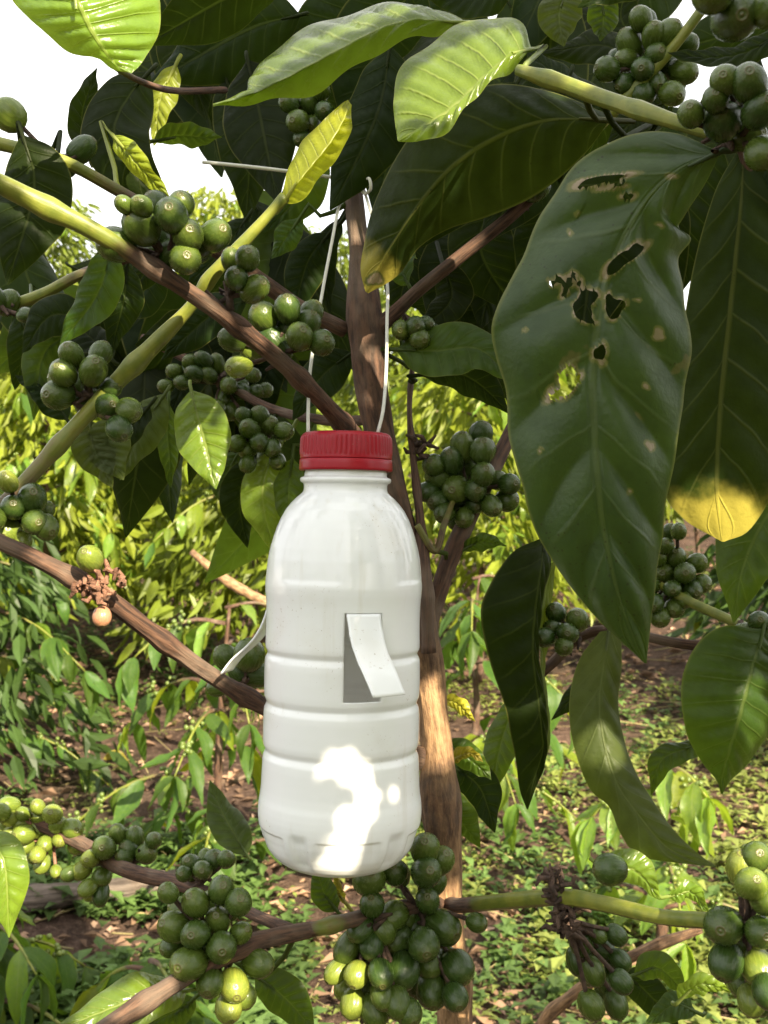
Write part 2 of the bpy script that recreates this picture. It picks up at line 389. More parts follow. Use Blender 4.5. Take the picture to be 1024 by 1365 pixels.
# ------------------------------------------------------------------ stems and branches
def tube_data(pts, rad, age, seg=12, n=40, rough=0.06, nodes=0.0, seed=0.0):
    Q = catmull([tuple(p) + (r, a) for p, r, a in zip(pts, rad, age)], n)
    pp = [Vector(q[:3]) for q in Q]; _, fr = ring_frames(pp)
    V, uv, ag = [], [], []; s = 0
    for i, q in enumerate(Q):
        if i: s += (pp[i] - pp[i-1]).length
        k = 1.0
        if nodes:
            f = (s / nodes) % 1.0; f = min(f, 1 - f); k += 0.28 * math.exp(-(f * nodes / 0.006) ** 2)
        for j in range(seg + 1):
            t = 2 * math.pi * j / seg
            d = fr[i][0] * math.cos(t) + fr[i][1] * math.sin(t)
            nz = 1 + rough * (noise.noise(d * 1.5 + Vector((s * 45, seed, 0))) + 0.5 * noise.noise(d * 4 + Vector((s * 20, seed, 5))))
            V.append(pp[i] + d * q[3] * k * nz); uv.append((s, j / seg)); ag.append(q[4])
    m = seg + 1
    for i in range(n + 1): V[i*m+seg] = V[i*m]
    Fc = [(i*m+j, i*m+j+1, (i+1)*m+j+1, (i+1)*m+j) for i in range(n) for j in range(seg)]
    for e, row in ((0, 0), (1, n)):
        c = len(V); V.append(pp[row]); uv.append((0, 0)); ag.append(Q[row][4])
        for j in range(seg):
            Fc.append((row*m+j+1, row*m+j, c) if e == 0 else (row*m+j, row*m+j+1, c))
    return V, Fc, uv, ag
BSEED = [0.0]
def branch(name, path, parent, mat=None, seg=12, n=44, rough=0.06, nodes=0.0, raw=False):
    """path: (px, py, depth, radius_px, age)"""
    BSEED[0] += 3.7
    pts = [P(*p[:3]) if not raw else Vector(p[:3]) for p in path]
    rad = [p[3] * p[2] / F * .88 if not raw else p[3] for p in path]
    V, Fc, uv, ag = tube_data(pts, rad, [p[4] for p in path], seg, n, rough, nodes, BSEED[0])
    o = mesh_obj(name, V, Fc, mat or BARK, parent, uvs=uv, attr={'age': ag})
    return o, pts

# berries ------------------------------------------------------------
def berry_mesh(name, mat, elong, seed):
    prof = [(0.0, -1.0), (0.25, -0.98), (0.55, -0.86), (0.82, -0.6), (0.97, -0.22), (1.0, 0.12), (0.92, 0.47), (0.72, 0.76), (0.46, 0.94),
            (0.30, 1.0), (0.255, 1.045), (0.21, 1.055), (0.17, 1.03), (0.09, 1.02), (0.05, 1.06), (0.0, 1.065)]
    seg = 20; V, Fc = [], []
    r = random.Random(seed); sq = r.uniform(0.9, 1.0); ph = r.uniform(0, 6)
    for i, (a, z) in enumerate(prof):
        for j in range(seg):
            t = 2 * math.pi * j / seg
            groove = 1 - 0.035 * (abs(math.cos(t)) ** 18) * (1 - z * z if abs(z) < 1 else 0)
            wob = 1 + 0.03 * math.sin(t * 2 + ph + z)
            V.append((a * math.cos(t) * wob * groove, a * math.sin(t) * sq * wob * groove, z * (elong if z < 1.0 else 1) + (0 if z < 1.0 else elong - 1)))
    # keep tip features at z>1 after elongation for the shader
    n = len(prof)
    for i in range(n - 1):
        for j in range(seg):
            Fc.append((i*seg+j, i*seg+(j+1) % seg, (i+1)*seg+(j+1) % seg, (i+1)*seg+j))
    me = bpy.data.meshes.new(name); me.from_pydata([(x, y, z - (elong - 1)) for x, y, z in V], [], Fc)
    me.polygons.foreach_set('use_smooth', [True] * len(me.polygons)); me.materials.append(mat); me.update()
    return me
BM = {k: [berry_mesh('berry', m, e, i) for i, e in enumerate((1.04, 1.12, 1.2, 1.28, 1.16, 1.08))] for k, m in (('g', BERRY), ('l', BERRY_SUNLIT), ('r', BERRY_RED))}
NBERRY = [0]
def put_berry(parent, pos, r, axis, kind='g', label=None):
    o = bpy.data.objects.new('berry', rnd.choice(BM[kind])); COL.objects.link(o)
    q = Vector(axis).normalized().to_track_quat('Z', 'Y') @ Matrix.Rotation(rnd.uniform(0, 6.28), 3, 'Z').to_quaternion()
    o.matrix_basis = Matrix.Translation(pos) @ q.to_matrix().to_4x4() @ Matrix.Diagonal((r, r, r * rnd.uniform(0.98, 1.06), 1))
    adopt(o, parent)
    if label: o['label'] = label
    NBERRY[0] += 1
    return o
def cluster(parent, d, items, hub=None, kind='g', spread=0.014, stalk=STALK, down=0.0):
    """items: (px, py, r_px[, kind[, depth offset]]); berries point away from the hub"""
    cx = sum(i[0] for i in items) / len(items); cy = sum(i[1] for i in items) / len(items)
    hubp = P(*(hub or (cx, cy)), d + 0.006) if not (hub and len(hub) == 3) else P(*hub)
    V, Fc, uv = [], [], []
    items = list(items)
    for it in list(items):            # second layer behind, filling the node
        if rnd.random() < .38 and len(items) > 3:
            q = rnd.choice(items); items.append(((it[0] + q[0]) / 2 + rnd.uniform(-6, 6), (it[1] + q[1]) / 2 + rnd.uniform(-6, 6), it[2] * .92, it[3] if len(it) > 3 else kind, .016 + rnd.uniform(0, .006)))
    for it in items:
        px, py, r = it[:3]; k = it[3] if len(it) > 3 else kind
        dd = d + (it[4] if len(it) > 4 else rnd.uniform(-0.3, 1.0) * spread - 0.25 * spread)
        pos = P(px, py, dd)
        ax = (pos - hubp).normalized() + Vector((rnd.uniform(-.3, .3), -0.55 + rnd.uniform(-.5, .3), rnd.uniform(-.3, .3) - down))
        R = r * dd / F * rnd.uniform(.97, 1.10)
        put_berry(parent, pos, R, ax, k)
        b = pos - ax.normalized() * R * 0.9
        mid = (b + hubp) / 2 + Vector((rnd.uniform(-1, 1), rnd.uniform(-1, 1), rnd.uniform(-1, 1))) * 0.002
        V, Fc, uv = join_tube(V, Fc, uv, [hubp, mid, b], [0.0016, 0.0011, 0.0012], 5)
    for k in range(6):       # withered flower remains at the node
        p = hubp + Vector((rnd.uniform(-1, 1), rnd.uniform(-1, 1), rnd.uniform(-1, 1))) * 0.006
        e = p + Vector((rnd.uniform(-1, 1), rnd.uniform(-1, 1), rnd.uniform(-1, 1))) * 0.007
        V, Fc, uv = join_tube(V, Fc, uv, [hubp, p, e], [0.0015, 0.0018, 0.0007], 5)
    return mesh_obj('fruit_stalk', V, Fc, stalk, parent)

# ------------------------------------------------------------------ main coffee tree
TREE = empty('coffee_tree', (0.035, 0.61, gz(0.035, 0.61)), 'fruiting coffee tree whose brown stem carries the hanging white bottle', 'coffee tree')
base = Vector((0.035, 0.61, gz(0.035, 0.61) - 0.03))
pts = [(468, 190, .635, 8, .7), (472, 262, .625, 12, .9), (480, 340, .615, 15, 1.2), (486, 420, .61, 24, 1.2), (489, 450, .61, 24, 1.2), (496, 520, .61, 21, 1.25),
       (515, 620, .612, 20, 1.3), (545, 740, .615, 19, 1.3), (566, 860, .615, 20, 1.5), (577, 950, .612, 20, 1.8), (583, 1000, .612, 21, 1.7), (587, 1055, .61, 27, 1.5), (590, 1100, .61, 25, 1.5), (595, 1150, .61, 21, 1.8), (597, 1210, .61, 20, 1.9), (602, 1290, .61, 22, 1.7), (606, 1365, .61, 23, 1.8)]
raw = [tuple(P(*p[:3])) + (p[3] * p[2] / F, p[4]) for p in pts] + [(0.036, .61, 0.75, .0115, 1.5), (0.037, .612, .4, .0135, 1.4), tuple(base) + (0.018, 1.4)]
TRUNK, _ = branch('trunk', raw, TREE, seg=28, n=260, rough=0.17, raw=True)
# side stem joining from upper right
branch('branch', [(567, 880, .613, 15, 1.2), (574, 830, .62, 13, 1.0), (598, 750, .63, 14, .95), (625, 690, .635, 14, .9), (650, 640, .64, 13, .8), (690, 560, .66, 11, .7), (740, 470, .69, 10, .6)], TREE, rough=.1)
SIDE, _ = branch('branch', [(572, 870, .60, 9, .9), (568, 790, .60, 11, .8), (561, 700, .61, 7, .75), (550, 600, .62, 5, .7), (546, 540, .625, 4, .7), (552, 470, .63, 4, .6), (556, 430, .63, 4, .2)], TREE, nodes=.03)

# upper left branch with the big sunlit clusters
B1, _ = branch('branch', [(510, 625, .605, 14, 1.1), (478, 588, .585, 14, 1.1), (400, 505, .53, 13, 1.05), (310, 430, .49, 13, .95), (215, 365, .465, 13, .8), (130, 310, .45, 14, .25), (60, 275, .445, 15, .1), (-60, 215, .43, 15, .1)], TREE, n=110, nodes=.047, rough=.10)
cluster(B1, .452, [(165, 272, 13), (188, 274, 15), (186, 300, 23), (228, 286, 22), (242, 272, 18), (251, 313, 23), (289, 312, 22), (247, 345, 20), (155, 326, 24), (212, 318, 20, 'g', .02), (205, 340, 18, 'g', .02), (265, 335, 17, 'g', .02)], hub=(222, 345, .468))
cluster(B1, .478, [(330, 344, 18), (315, 371, 16), (341, 384, 18), (308, 345, 14, 'g', .01)], hub=(306, 395, .486))
cluster(B1, .515, [(351, 422, 20), (383, 411, 18), (363, 453, 21), (411, 430, 19), (400, 448, 18), (429, 457, 18), (415, 417, 16, 'g', .01), (309, 452, 18), (385, 440, 17, 'g', .012), (316, 489, 17, 'l', -.01)], hub=(375, 470, .525))
# twig above it
B1b, _ = branch('branch', [(460, 440, .612, 12, 1.1), (400, 410, .60, 12, 1.1), (330, 362, .585, 12, 1.0), (250, 310, .56, 10, .9), (150, 250, .53, 9, .5), (75, 212, .51, 10, .2), (-50, 180, .50, 11, .2)], TREE)
cluster(B1b, .52, [(112, 197, 16), (12, 153, 22, 'l'), (90, 226, 12)], hub=(90, 218, .52))
B1c, _ = branch('branch', [(215, 330, .60, 7, .9), (110, 365, .62, 8, .5), (50, 395, .63, 9, .2), (-40, 425, .64, 9, .2)], TREE)
cluster(B1c, .62, [(12, 402, 15), (-8, 395, 14), (35, 420, 11)], hub=(5, 412, .625))
# yellow green twig crossing behind: leaf L8 to lower left
B2, _ = branch('branch', [(380, 262, .50, 7, .0), (335, 312, .50, 9, .05), (285, 365, .502, 10, .15), (255, 408, .51, 9, .1), (210, 455, .515, 13, .05), (160, 505, .52, 13, .2), (95, 575, .52, 12, .35), (25, 652, .52, 12, .5), (-40, 720, .52, 12, .6)], TREE, n=110, nodes=.052, rough=.08)
cluster(B2, .51, [(78, 526, 22), (125, 492, 21), (94, 471, 17), (145, 541, 17), (172, 547, 16), (159, 572, 17), (84, 497, 19), (148, 517, 15), (110, 515, 18, 'g', .02), (120, 545, 16, 'g', .02), (135, 470, 15, 'g', .03)], hub=(120, 535, .525))
cluster(B2, .51, [(10, 641, 15, 'l'), (18, 676, 18), (43, 664, 20), (47, 696, 19), (62, 703, 17), (10, 708, 17, 'l'), (31, 721, 13, 'l'), (-8, 690, 16), (60, 680, 14, 'g', .02)], hub=(22, 690, .525))
# dark clusters deep between
B4, _ = branch('branch', [(497, 560, .615, 8, 1.0), (430, 560, .68, 8, 1.0), (350, 540, .73, 7, 1.0), (270, 490, .76, 7, .9), (190, 450, .78, 6, .7)], TREE)
cluster(B4, .74, [(258, 498, 12), (277, 500, 12), (289, 483, 11), (242, 510, 11), (305, 514, 12), (289, 545, 12), (308, 549, 12), (328, 557, 11), (344, 522, 11), (354, 520, 10), (270, 479, 11), (324, 522, 12), (297, 533, 12), (254, 483, 11), (232, 495, 11), (220, 515, 10), (338, 500, 11)], hub=(295, 510, .75))
cluster(B4, .68, [(332, 571, 14), (324, 553, 11), (346, 590, 14), (359, 567, 13), (330, 600, 13), (330, 619, 12), (314, 592, 12), (346, 553, 12), (363, 598, 12), (380, 575, 12), (370, 615, 12)], hub=(350, 575, .69))
# lower left branch
B3, _ = branch('branch', [(560, 1010, .61, 15, 1.4), (440, 985, .59, 14, 1.3), (335, 932, .565, 13, 1.2), (275, 895, .55, 13, 1.1), (205, 845, .53, 14, 1.15), (130, 790, .51, 14, 1.2), (50, 745, .50, 13, .8), (0, 722, .495, 12, .7), (-60, 690, .49, 12, .6)], TREE, n=120, rough=.16, nodes=.055)
put_berry(B3, P(119, 743, .495), 18 * .495 / F, (-.1, -.8, .45), 'l', label='single bright green berry above the reddish dry flower node')
put_berry(B3, P(136, 822, .50), 13 * .50 / F, (.1, -.5, -.9), 'r', label='small pinkish undeveloped berry under the node')
def dry_node(parent, px, py, d, mat, n=26, size=0.012):
    V, Fc, uv = [], [], []
    c = P(px, py, d)
    for k in range(n):
        a = Vector((rnd.gauss(0, 1), rnd.gauss(0, 1), rnd.gauss(0, 1))).normalized()
        s = c + Vector((rnd.uniform(-1, 1), rnd.uniform(-1, 1), rnd.uniform(-1, 1))) * size * .4
        e = s + a * size * rnd.uniform(.4, 1)
        V, Fc, uv = join_tube(V, Fc, uv, [s, (s + e) / 2 + Vector((rnd.uniform(-1, 1), 0, rnd.uniform(-1, 1))) * .002, e], [.0009, .0014, .0006], 5)
    o = mesh_obj('dry_flower_node', V, Fc, mat, parent); o['kind'] = 'stuff'
dry_node(B3, 132, 784, .497, STALK_RED, 30, .0085)
dry_node(B3, 110, 782, .499, STALK_RED, 12, .007)
dry_node(B3, 150, 770, .50, STALK_RED, 10, .008)
cluster(B3, .60, [(301, 876, 17), (333, 872, 22), (289, 917, 12), (345, 900, 18), (318, 895, 14)], hub=(325, 905, .60))
# right hand branch going up from the stem
B5, _ = branch('branch', [(492, 448, .61, 16, 1.1), (525, 418, .605, 11, 1.0), (560, 385, .60, 10, .9), (610, 345, .595, 10, .75), (690, 280, .59, 10, .9), (735, 230, .585, 11, .5), (790, 175, .58, 10, .3), (850, 115, .57, 9, .3), (900, 60, .56, 8, .3), (960, -20, .55, 8, .3)], TREE, n=60)
cluster(B5, .585, [(684, 215, 15), (714, 250, 18), (667, 240, 15), (672, 262, 14), (695, 240, 14, 'g', .02)], hub=(695, 258, .59))
cluster(B5, .57, [(854, 25, 15), (839, 57, 18), (809, 92, 17), (872, 45, 16), (892, 45, 18), (857, 92, 17), (892, 90, 18), (912, 95, 18), (857, 125, 18), (897, 125, 18), (875, 110, 16), (832, 112, 15), (835, 80, 15), (915, 60, 15), (875, 72, 16)], hub=(868, 85, .575))
cluster(B5, .60, [(535, 440, 13), (554, 435, 13), (560, 452, 14), (580, 446, 13), (545, 458, 12), (568, 432, 11)], hub=(545, 430, .605))
cluster(TRUNK, .61, [(414, 137, 16), (397, 162, 15), (385, 137, 13), (417, 168, 14), (432, 148, 13), (403, 185, 12), (430, 120, 12)], hub=(425, 160, .625))
cluster(SIDE, .625, [(616, 593, 17), (641, 578, 17), (643, 601, 17), (602, 613, 17), (578, 620, 15), (584, 637, 18), (608, 652, 20), (644, 632, 18), (633, 653, 16), (570, 656, 15), (584, 668, 16), (592, 684, 16), (619, 690, 15), (656, 675, 15), (676, 667, 16), (633, 672, 14), (622, 620, 17, 'g', .015), (610, 632, 16, 'g', .015), (664, 640, 13, 'g', .01), (680, 645, 14)], hub=(622, 655, .64))
branch('branch', [(556, 700, .602, 5, .4), (580, 735, .605, 5, .5), (592, 700, .61, 5, .5), (605, 665, .625, 4, .4)], TREE)
dry_node(SIDE, 560, 596, .62, STALK, 18, .01)

# bottom branches
B8R, _ = branch('branch', [(594, 1204, .612, 13, 1.0), (612, 1207, .59, 11, .9), (660, 1203, .55, 12, .2), (745, 1196, .51, 13, .12), (800, 1204, .485, 12, .1), (880, 1222, .455, 12, .1), (945, 1228, .44, 12, .3), (1000, 1240, .43, 11, .8), (1080, 1270, .42, 10, .8)], TREE, n=100, rough=.08)
dry_node(B8R, 748, 1205, .505, STALK, 30, .010)
dry_node(B8R, 752, 1235, .505, STALK, 14, .009)
dry_node(B8R, 742, 1172, .505, STALK, 14, .009)
put_berry(B8R, P(813, 1159, .475), 22 * .475 / F, (-.95, -.2, .1), 'g', label='single green berry standing on the green twig')
cluster(B8R, .425, [(990, 1155, 22, 'l'), (1008, 1142, 20), (1002, 1178, 22, 'l'), (965, 1234, 25), (967, 1285, 22), (1012, 1292, 25, 'l'), (1015, 1243, 22), (1002, 1335, 18, 'l'), (1022, 1200, 20), (990, 1262, 20, 'g', .02), (990, 1310, 19, 'g', .02), (1026, 1325, 20)], hub=(992, 1236, .44))
cluster(B8R, .54, [(822, 1247, 14), (804, 1265, 15), (828, 1282, 14), (792, 1298, 16), (775, 1257, 17), (798, 1247, 11), (829, 1310, 16), (789, 1342, 18), (822, 1341, 17), (808, 1320, 14, 'g', .02), (770, 1285, 14, 'g', .02)], hub=(755, 1225, .52))
B8L, _ = branch('branch', [(592, 1206, .612, 12, 1.0), (560, 1210, .58, 12, 1.0), (500, 1220, .56, 12, .9), (430, 1236, .53, 11, .4), (410, 1240, .528, 12, .8), (340, 1256, .51, 13, 1.0), (300, 1275, .50, 13, 1.0), (235, 1310, .485, 14, 1.0), (150, 1365, .465, 15, 1.0), (60, 1430, .45, 15, 1.0)], TREE, n=120, rough=.15, nodes=.05)
cluster(B8L, .555, [(567, 1130, 20), (569, 1162, 22), (527, 1163, 18), (588, 1146, 18), (570, 1200, 17), (523, 1222, 19), (565, 1260, 21), (592, 1237, 23), (530, 1252, 20), (537, 1295, 22), (572, 1286, 20), (610, 1290, 22), (576, 1322, 21), (607, 1330, 18), (636, 1230, 14), (550, 1235, 19, 'g', .02), (555, 1310, 18, 'g', .02)], hub=(560, 1215, .575))
cluster(B8L, .545, [(492, 1172, 22), (496, 1206, 18), (495, 1262, 18), (475, 1300, 18, 'l'), (447, 1297, 16, 'l'), (470, 1340, 18, 'l'), (500, 1350, 18), (461, 1268, 18), (508, 1300, 18), (510, 1240, 18), (510, 1330, 17), (530, 1340, 18), (480, 1240, 17), (545, 1350, 18), (485, 1320, 15, 'g', .02)], hub=(498, 1228, .555))
cluster(B8L, .495, [(224, 1190, 14), (260, 1203, 19), (295, 1186, 19), (318, 1203, 19), (290, 1226, 18), (232, 1235, 21), (260, 1246, 19), (295, 1263, 20), (250, 1285, 22), (345, 1285, 20), (280, 1311, 19), (312, 1315, 20, 'l'), (305, 1346, 18, 'l'), (325, 1328, 17, 'l'), (322, 1243, 15), (275, 1265, 18, 'g', .015), (228, 1262, 15, 'g', .015)], hub=(285, 1262, .51))
B8b, _ = branch('branch', [(390, 1240, .528, 9, .9), (345, 1222, .56, 9, 1.0), (300, 1200, .60, 9, 1.1), (240, 1178, .65, 11, 1.1), (165, 1158, .69, 12, 1.1), (110, 1125, .72, 11, 1.3), (40, 1095, .74, 9, 1.0), (-60, 1060, .76, 8, .8)], TREE)
cluster(B8b, .70, [(157, 1110, 12), (180, 1115, 13), (172, 1132, 13), (195, 1138, 14), (165, 1142, 12), (205, 1120, 11)], hub=(180, 1148, .70))
cluster(B8b, .62, [(255, 1152, 14), (285, 1147, 15), (302, 1145, 13), (270, 1160, 13), (245, 1165, 12)], hub=(270, 1175, .63))
cluster(B8b, .73, [(x / 2, 1050 + y / 2, r / 2 + 1.5, 'l') for x, y, r in [(20, 45, 22), (25, 80, 20), (60, 125, 25), (100, 110, 22), (140, 70, 24), (195, 110, 25), (65, 158, 20), (155, 97, 20), (105, 80, 20), (205, 157, 20), (100, 180, 18), (112, 207, 20), (55, 95, 18), (5, 110, 20), (0, 65, 22), (60, 70, 18), (120, 150, 18), (150, 225, 15), (100, 50, 18), (30, 120, 18), (160, 140, 18)]], hub=(70, 1108, .742), stalk=STALK_RED)
cluster(B8b, .70, [(120, 1145, 13, 'l'), (139, 1130, 15), (108, 1161, 13, 'l'), (136, 1169, 13), (116, 1185, 12, 'l'), (134, 1195, 13), (92, 1165, 11)], hub=(140, 1150, .71))

# ------------------------------------------------------------------ second coffee tree, just outside the right edge
T2 = empty('coffee_tree', (0.42, 0.62, gz(0.42, 0.62)), 'coffee tree reaching in from the right with a large insect-eaten leaf', 'coffee tree')
raw2 = [(0.42, .62, gz(.42, .62) - .03, .016, 1.4), (.415, .62, .6, .014, 1.3), (.40, .61, 1.0, .012, 1.2), (.395, .6, 1.35, .010, 1.1), (.385, .6, 1.7, .008, 1.0), (.38, .6, 1.95, .005, .8)]
T2T, _ = branch('trunk', raw2, T2, seg=14, n=70, rough=.1, raw=True)
def to_px(v): return (512 + F * v[0] / v[1], 682.5 - F * (v[2] - CAMZ) / v[1], v[1])
def jn(z):  # point of the second trunk at height z, as a path point
    x = np.interp(z, [0, .6, 1.0, 1.35, 1.7], [.42, .415, .40, .395, .385]); return to_px((x, .605, z))
R1, _ = branch('branch', [jn(1.32) + (13, .9), (1300, 330, .50, 12, .7), (1120, 235, .43, 11, .5), (1030, 200, .415, 11, .3), (925, 170, .42, 11, .15), (800, 130, .45, 13, .2), (745, 110, .46, 12, .1), (690, 93, .47, 8, .05)], T2, n=60, nodes=.05)
cluster(R1, .385, [(999, 110, 26), (967, 107, 20), (1014, 146, 24), (964, 160, 27), (954, 132, 18), (921, 152, 19), (1018, 205, 22), (990, 140, 20, 'g', .02), (1000, 180, 22, 'g', .02)], hub=(985, 185, .41))
R2, _ = branch('branch', [jn(1.5) + (12, .9), (1250, 10, .42, 14, .8), (1100, 15, .34, 13, .5), (985, -8, .33, 12, .3), (900, -40, .34, 9, .2)], T2)
cluster(R2, .315, [(982, 22, 33), (1030, 10, 28), (950, -12, 28)], hub=(985, -8, .33))
R3, _ = branch('branch', [jn(1.13) + (12, .9), (1250, 960, .60, 10, .7), (1060, 870, .61, 9, .5), (985, 832, .63, 8, .2), (925, 805, .65, 8, .15), (880, 780, .66, 6, .1)], T2)
cluster(R3, .66, [(886, 764, 14), (913, 764, 16), (901, 743, 14), (929, 751, 14), (936, 778, 13), (923, 787, 15), (896, 785, 13), (899, 811, 14), (880, 823, 14), (872, 805, 13), (878, 743, 12), (893, 708, 11), (905, 708, 11), (888, 727, 11), (868, 780, 12), (912, 800, 11)], hub=(900, 775, .68))
cluster(R3, .61, [(993, 847, 17), (974, 858, 13), (1012, 828, 15), (1015, 862, 14), (1026, 845, 14)], hub=(1000, 842, .62))
R4, _ = branch('branch', [jn(1.20) + (11, 1.0), (1200, 800, .64, 9, .9), (960, 860, .67, 8, .9), (800, 840, .69, 8, 1.0), (735, 885, .70, 8, 1.1), (690, 930, .71, 7, 1.1)], T2)
cluster(R4, .67, [(741, 817, 14), (757, 844, 16), (736, 838, 13), (770, 826, 15), (725, 850, 13), (752, 862, 12)], hub=(760, 855, .69))
R5, _ = branch('branch', [jn(1.38) + (12, 1.0), (1180, 470, .56, 10, .9), (1020, 330, .52, 9, .8), (995, 215, .50, 8, .6), (960, 150, .49, 7, .5)], T2)

# ------------------------------------------------------------------ traced leaves
def traced(parent, mat, Lp, Mp, Rp, label=None, nu=60, vs=VS, holes=(), spots=(), **kw):
    LSEED[0] += 1
    f = lambda a: [np.array(P(*p)) for p in a]
    pet = kw.pop('petiole', True)
    V, Fc, uv = sheet(f(Lp), f(Mp), f(Rp), nu=nu, vs=vs, seed=LSEED[0], **kw)
    rim = None
    if holes or spots:
        A = np.array(V); px = 512 + F * A[:, 0] / A[:, 1]; py = 682.5 - F * (A[:, 2] - CAMZ) / A[:, 1]
        best = np.full(len(V), 9.0); rim = np.zeros(len(V))
        for (hx, hy, rx, ry, an) in list(holes) + list(spots):
            c, s = math.cos(math.radians(an)), math.sin(math.radians(an))
            dx, dy = px - hx, py - hy
            a, b = (dx * c + dy * s) / rx, (-dx * s + dy * c) / ry
            th = np.arctan2(b, a)
            wob = 1 + .22 * np.sin(2 * th + hx) + .14 * np.sin(3 * th + hy) + .05 * np.sin(5 * th + hx)
            dd = np.hypot(a, b) / wob
            ext = (dd - 1) * min(rx, ry)
            if (hx, hy, rx, ry, an) in holes:
                best = np.minimum(best, ext)
                rim = np.maximum(rim, np.clip(1.05 - ext / 7.0, 0, 1))
            else: rim = np.maximum(rim, np.clip(.62 - ext / 8.0, 0, .80))
        keep = [fc for fc in Fc if min(best[i] for i in fc) > 0]
        usd = set(i for fc in keep for i in fc); bnd = set(i for fc in Fc if min(best[i] for i in fc) <= 0 for i in fc) & usd
        def ext_fn(x, y):
            e = 9.0
            for (hx, hy, rx, ry, an) in holes:
                c, s_ = math.cos(math.radians(an)), math.sin(math.radians(an)); dx, dy = x - hx, y - hy
                a, b = (dx * c + dy * s_) / rx, (-dx * s_ + dy * c) / ry; th = math.atan2(b, a)
                wob = 1 + .22 * math.sin(2 * th + hx) + .14 * math.sin(3 * th + hy) + .05 * math.sin(5 * th + hx)
                e = min(e, (math.hypot(a, b) / wob - 1) * min(rx, ry))
            return e
        for i in bnd:       # draw the rim of each hole on to its outline
            x, y = px[i], py[i]
            for _ in range(6):
                e = ext_fn(x, y); gx_, gy_ = ext_fn(x + .2, y) - ext_fn(x - .2, y), ext_fn(x, y + .2) - ext_fn(x, y - .2)
                g2 = (gx_ * gx_ + gy_ * gy_) / .16
                if g2 < .02: break
                x -= max(-3, min(3, e * gx_ / .4 / g2)); y -= max(-3, min(3, e * gy_ / .4 / g2))
            if math.hypot(x - px[i], y - py[i]) < 5:
                V[i] = np.array(P(x, y, V[i][1] - .0012 * (.5 + noise.noise(Vector((x * .1, y * .1, 0))))))
        Fc = keep
    if pet:
        n0 = len(V); V, Fc, uv = with_petiole(V, Fc, uv, catmull(f(Mp), 12), parent)
        if rim is not None: rim = np.concatenate([rim, np.zeros(len(V) - n0)])
    o = mesh_obj('leaf', V, Fc, mat, parent, uvs=uv, attr={'rim': rim} if rim is not None else None)
    if label: o['label'] = label
    return o
FINE = [x / 44 for x in range(-44, 45)]
traced(R1, LEAF_OLD,   # the big insect-eaten leaf
   [(955, 200, .415), (900, 178, .42), (850, 180, .425), (785, 207, .43), (733, 262, .435), (700, 338, .438), (663, 408, .44), (661, 470, .442), (676, 545, .442), (690, 630, .442), (722, 722, .442), (785, 812, .445), (858, 883, .45)],
   [(958, 203, .413), (915, 220, .414), (878, 248, .416), (850, 285, .418), (826, 330, .42), (806, 385, .422), (795, 440, .424), (790, 500, .426), (792, 560, .427), (797, 640, .428), (808, 720, .432), (830, 810, .438), (859, 884, .45)],
   [(959, 207, .413), (940, 245, .42), (912, 290, .425), (905, 303, .427), (921, 318, .43), (905, 345, .43), (910, 385, .432), (918, 440, .433), (915, 500, .435), (905, 560, .436), (888, 660, .438), (876, 770, .442), (862, 884, .45)],
   label='large hanging dark green leaf with ragged insect holes', nu=180, vs=FINE, corr=.0024, veins=7, wave=.002, ragged=.05, camber=.07,
   holes=[(831, 346, 24, 10, -35), (778, 408, 15, 17, 20), (756, 380, 6, 5, 0), (744, 372, 4, 4, 0), (820, 412, 12, 12, 0), (758, 508, 22, 11, -55), (800, 240, 24, 6, -10), (838, 262, 6, 4, 0), (800, 470, 7, 11, 0), (790, 395, 8, 6, 40), (764, 366, 3.5, 3, 0), (752, 392, 3.5, 3, 30), (772, 378, 4, 3, 60), (735, 378, 3, 3, 0), (786, 428, 5, 4, 0), (812, 396, 4, 5, 0), (742, 526, 9, 4, -40), (824, 246, 5, 3, 0), (779, 246, 5, 3, -20), (845, 330, 6, 4, -30)],
   spots=[(878, 446, 9, 7, 0), (867, 594, 6, 6, 0), (861, 515, 4, 4, 0), (757, 372, 9, 7, 0), (895, 235, 6, 4, 20), (760, 310, 3, 3, 0), (700, 440, 3, 3, 0), (850, 400, 3, 2, 0), (720, 600, 3, 3, 0), (840, 655, 3, 2, 0), (770, 285, 3, 2, 0), (880, 300, 4, 3, 0), (812, 250, 14, 5, -10), (838, 338, 12, 7, -35), (733, 520, 9, 3, -40), (803, 478, 6, 9, 0)])
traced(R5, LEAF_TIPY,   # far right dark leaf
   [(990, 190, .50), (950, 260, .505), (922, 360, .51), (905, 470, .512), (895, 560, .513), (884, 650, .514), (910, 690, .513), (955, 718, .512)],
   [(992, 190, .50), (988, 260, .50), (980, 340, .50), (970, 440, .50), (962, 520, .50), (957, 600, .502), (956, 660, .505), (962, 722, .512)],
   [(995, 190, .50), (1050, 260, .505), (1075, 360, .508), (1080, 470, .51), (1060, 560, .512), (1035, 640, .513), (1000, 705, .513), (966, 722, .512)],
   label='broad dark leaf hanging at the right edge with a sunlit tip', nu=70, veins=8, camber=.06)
add_leaf(R5, LEAF_MID, [(1080, 620, .56), (1020, 690, .555), (990, 760, .55), (978, 830, .55)], 110, roll=.3)
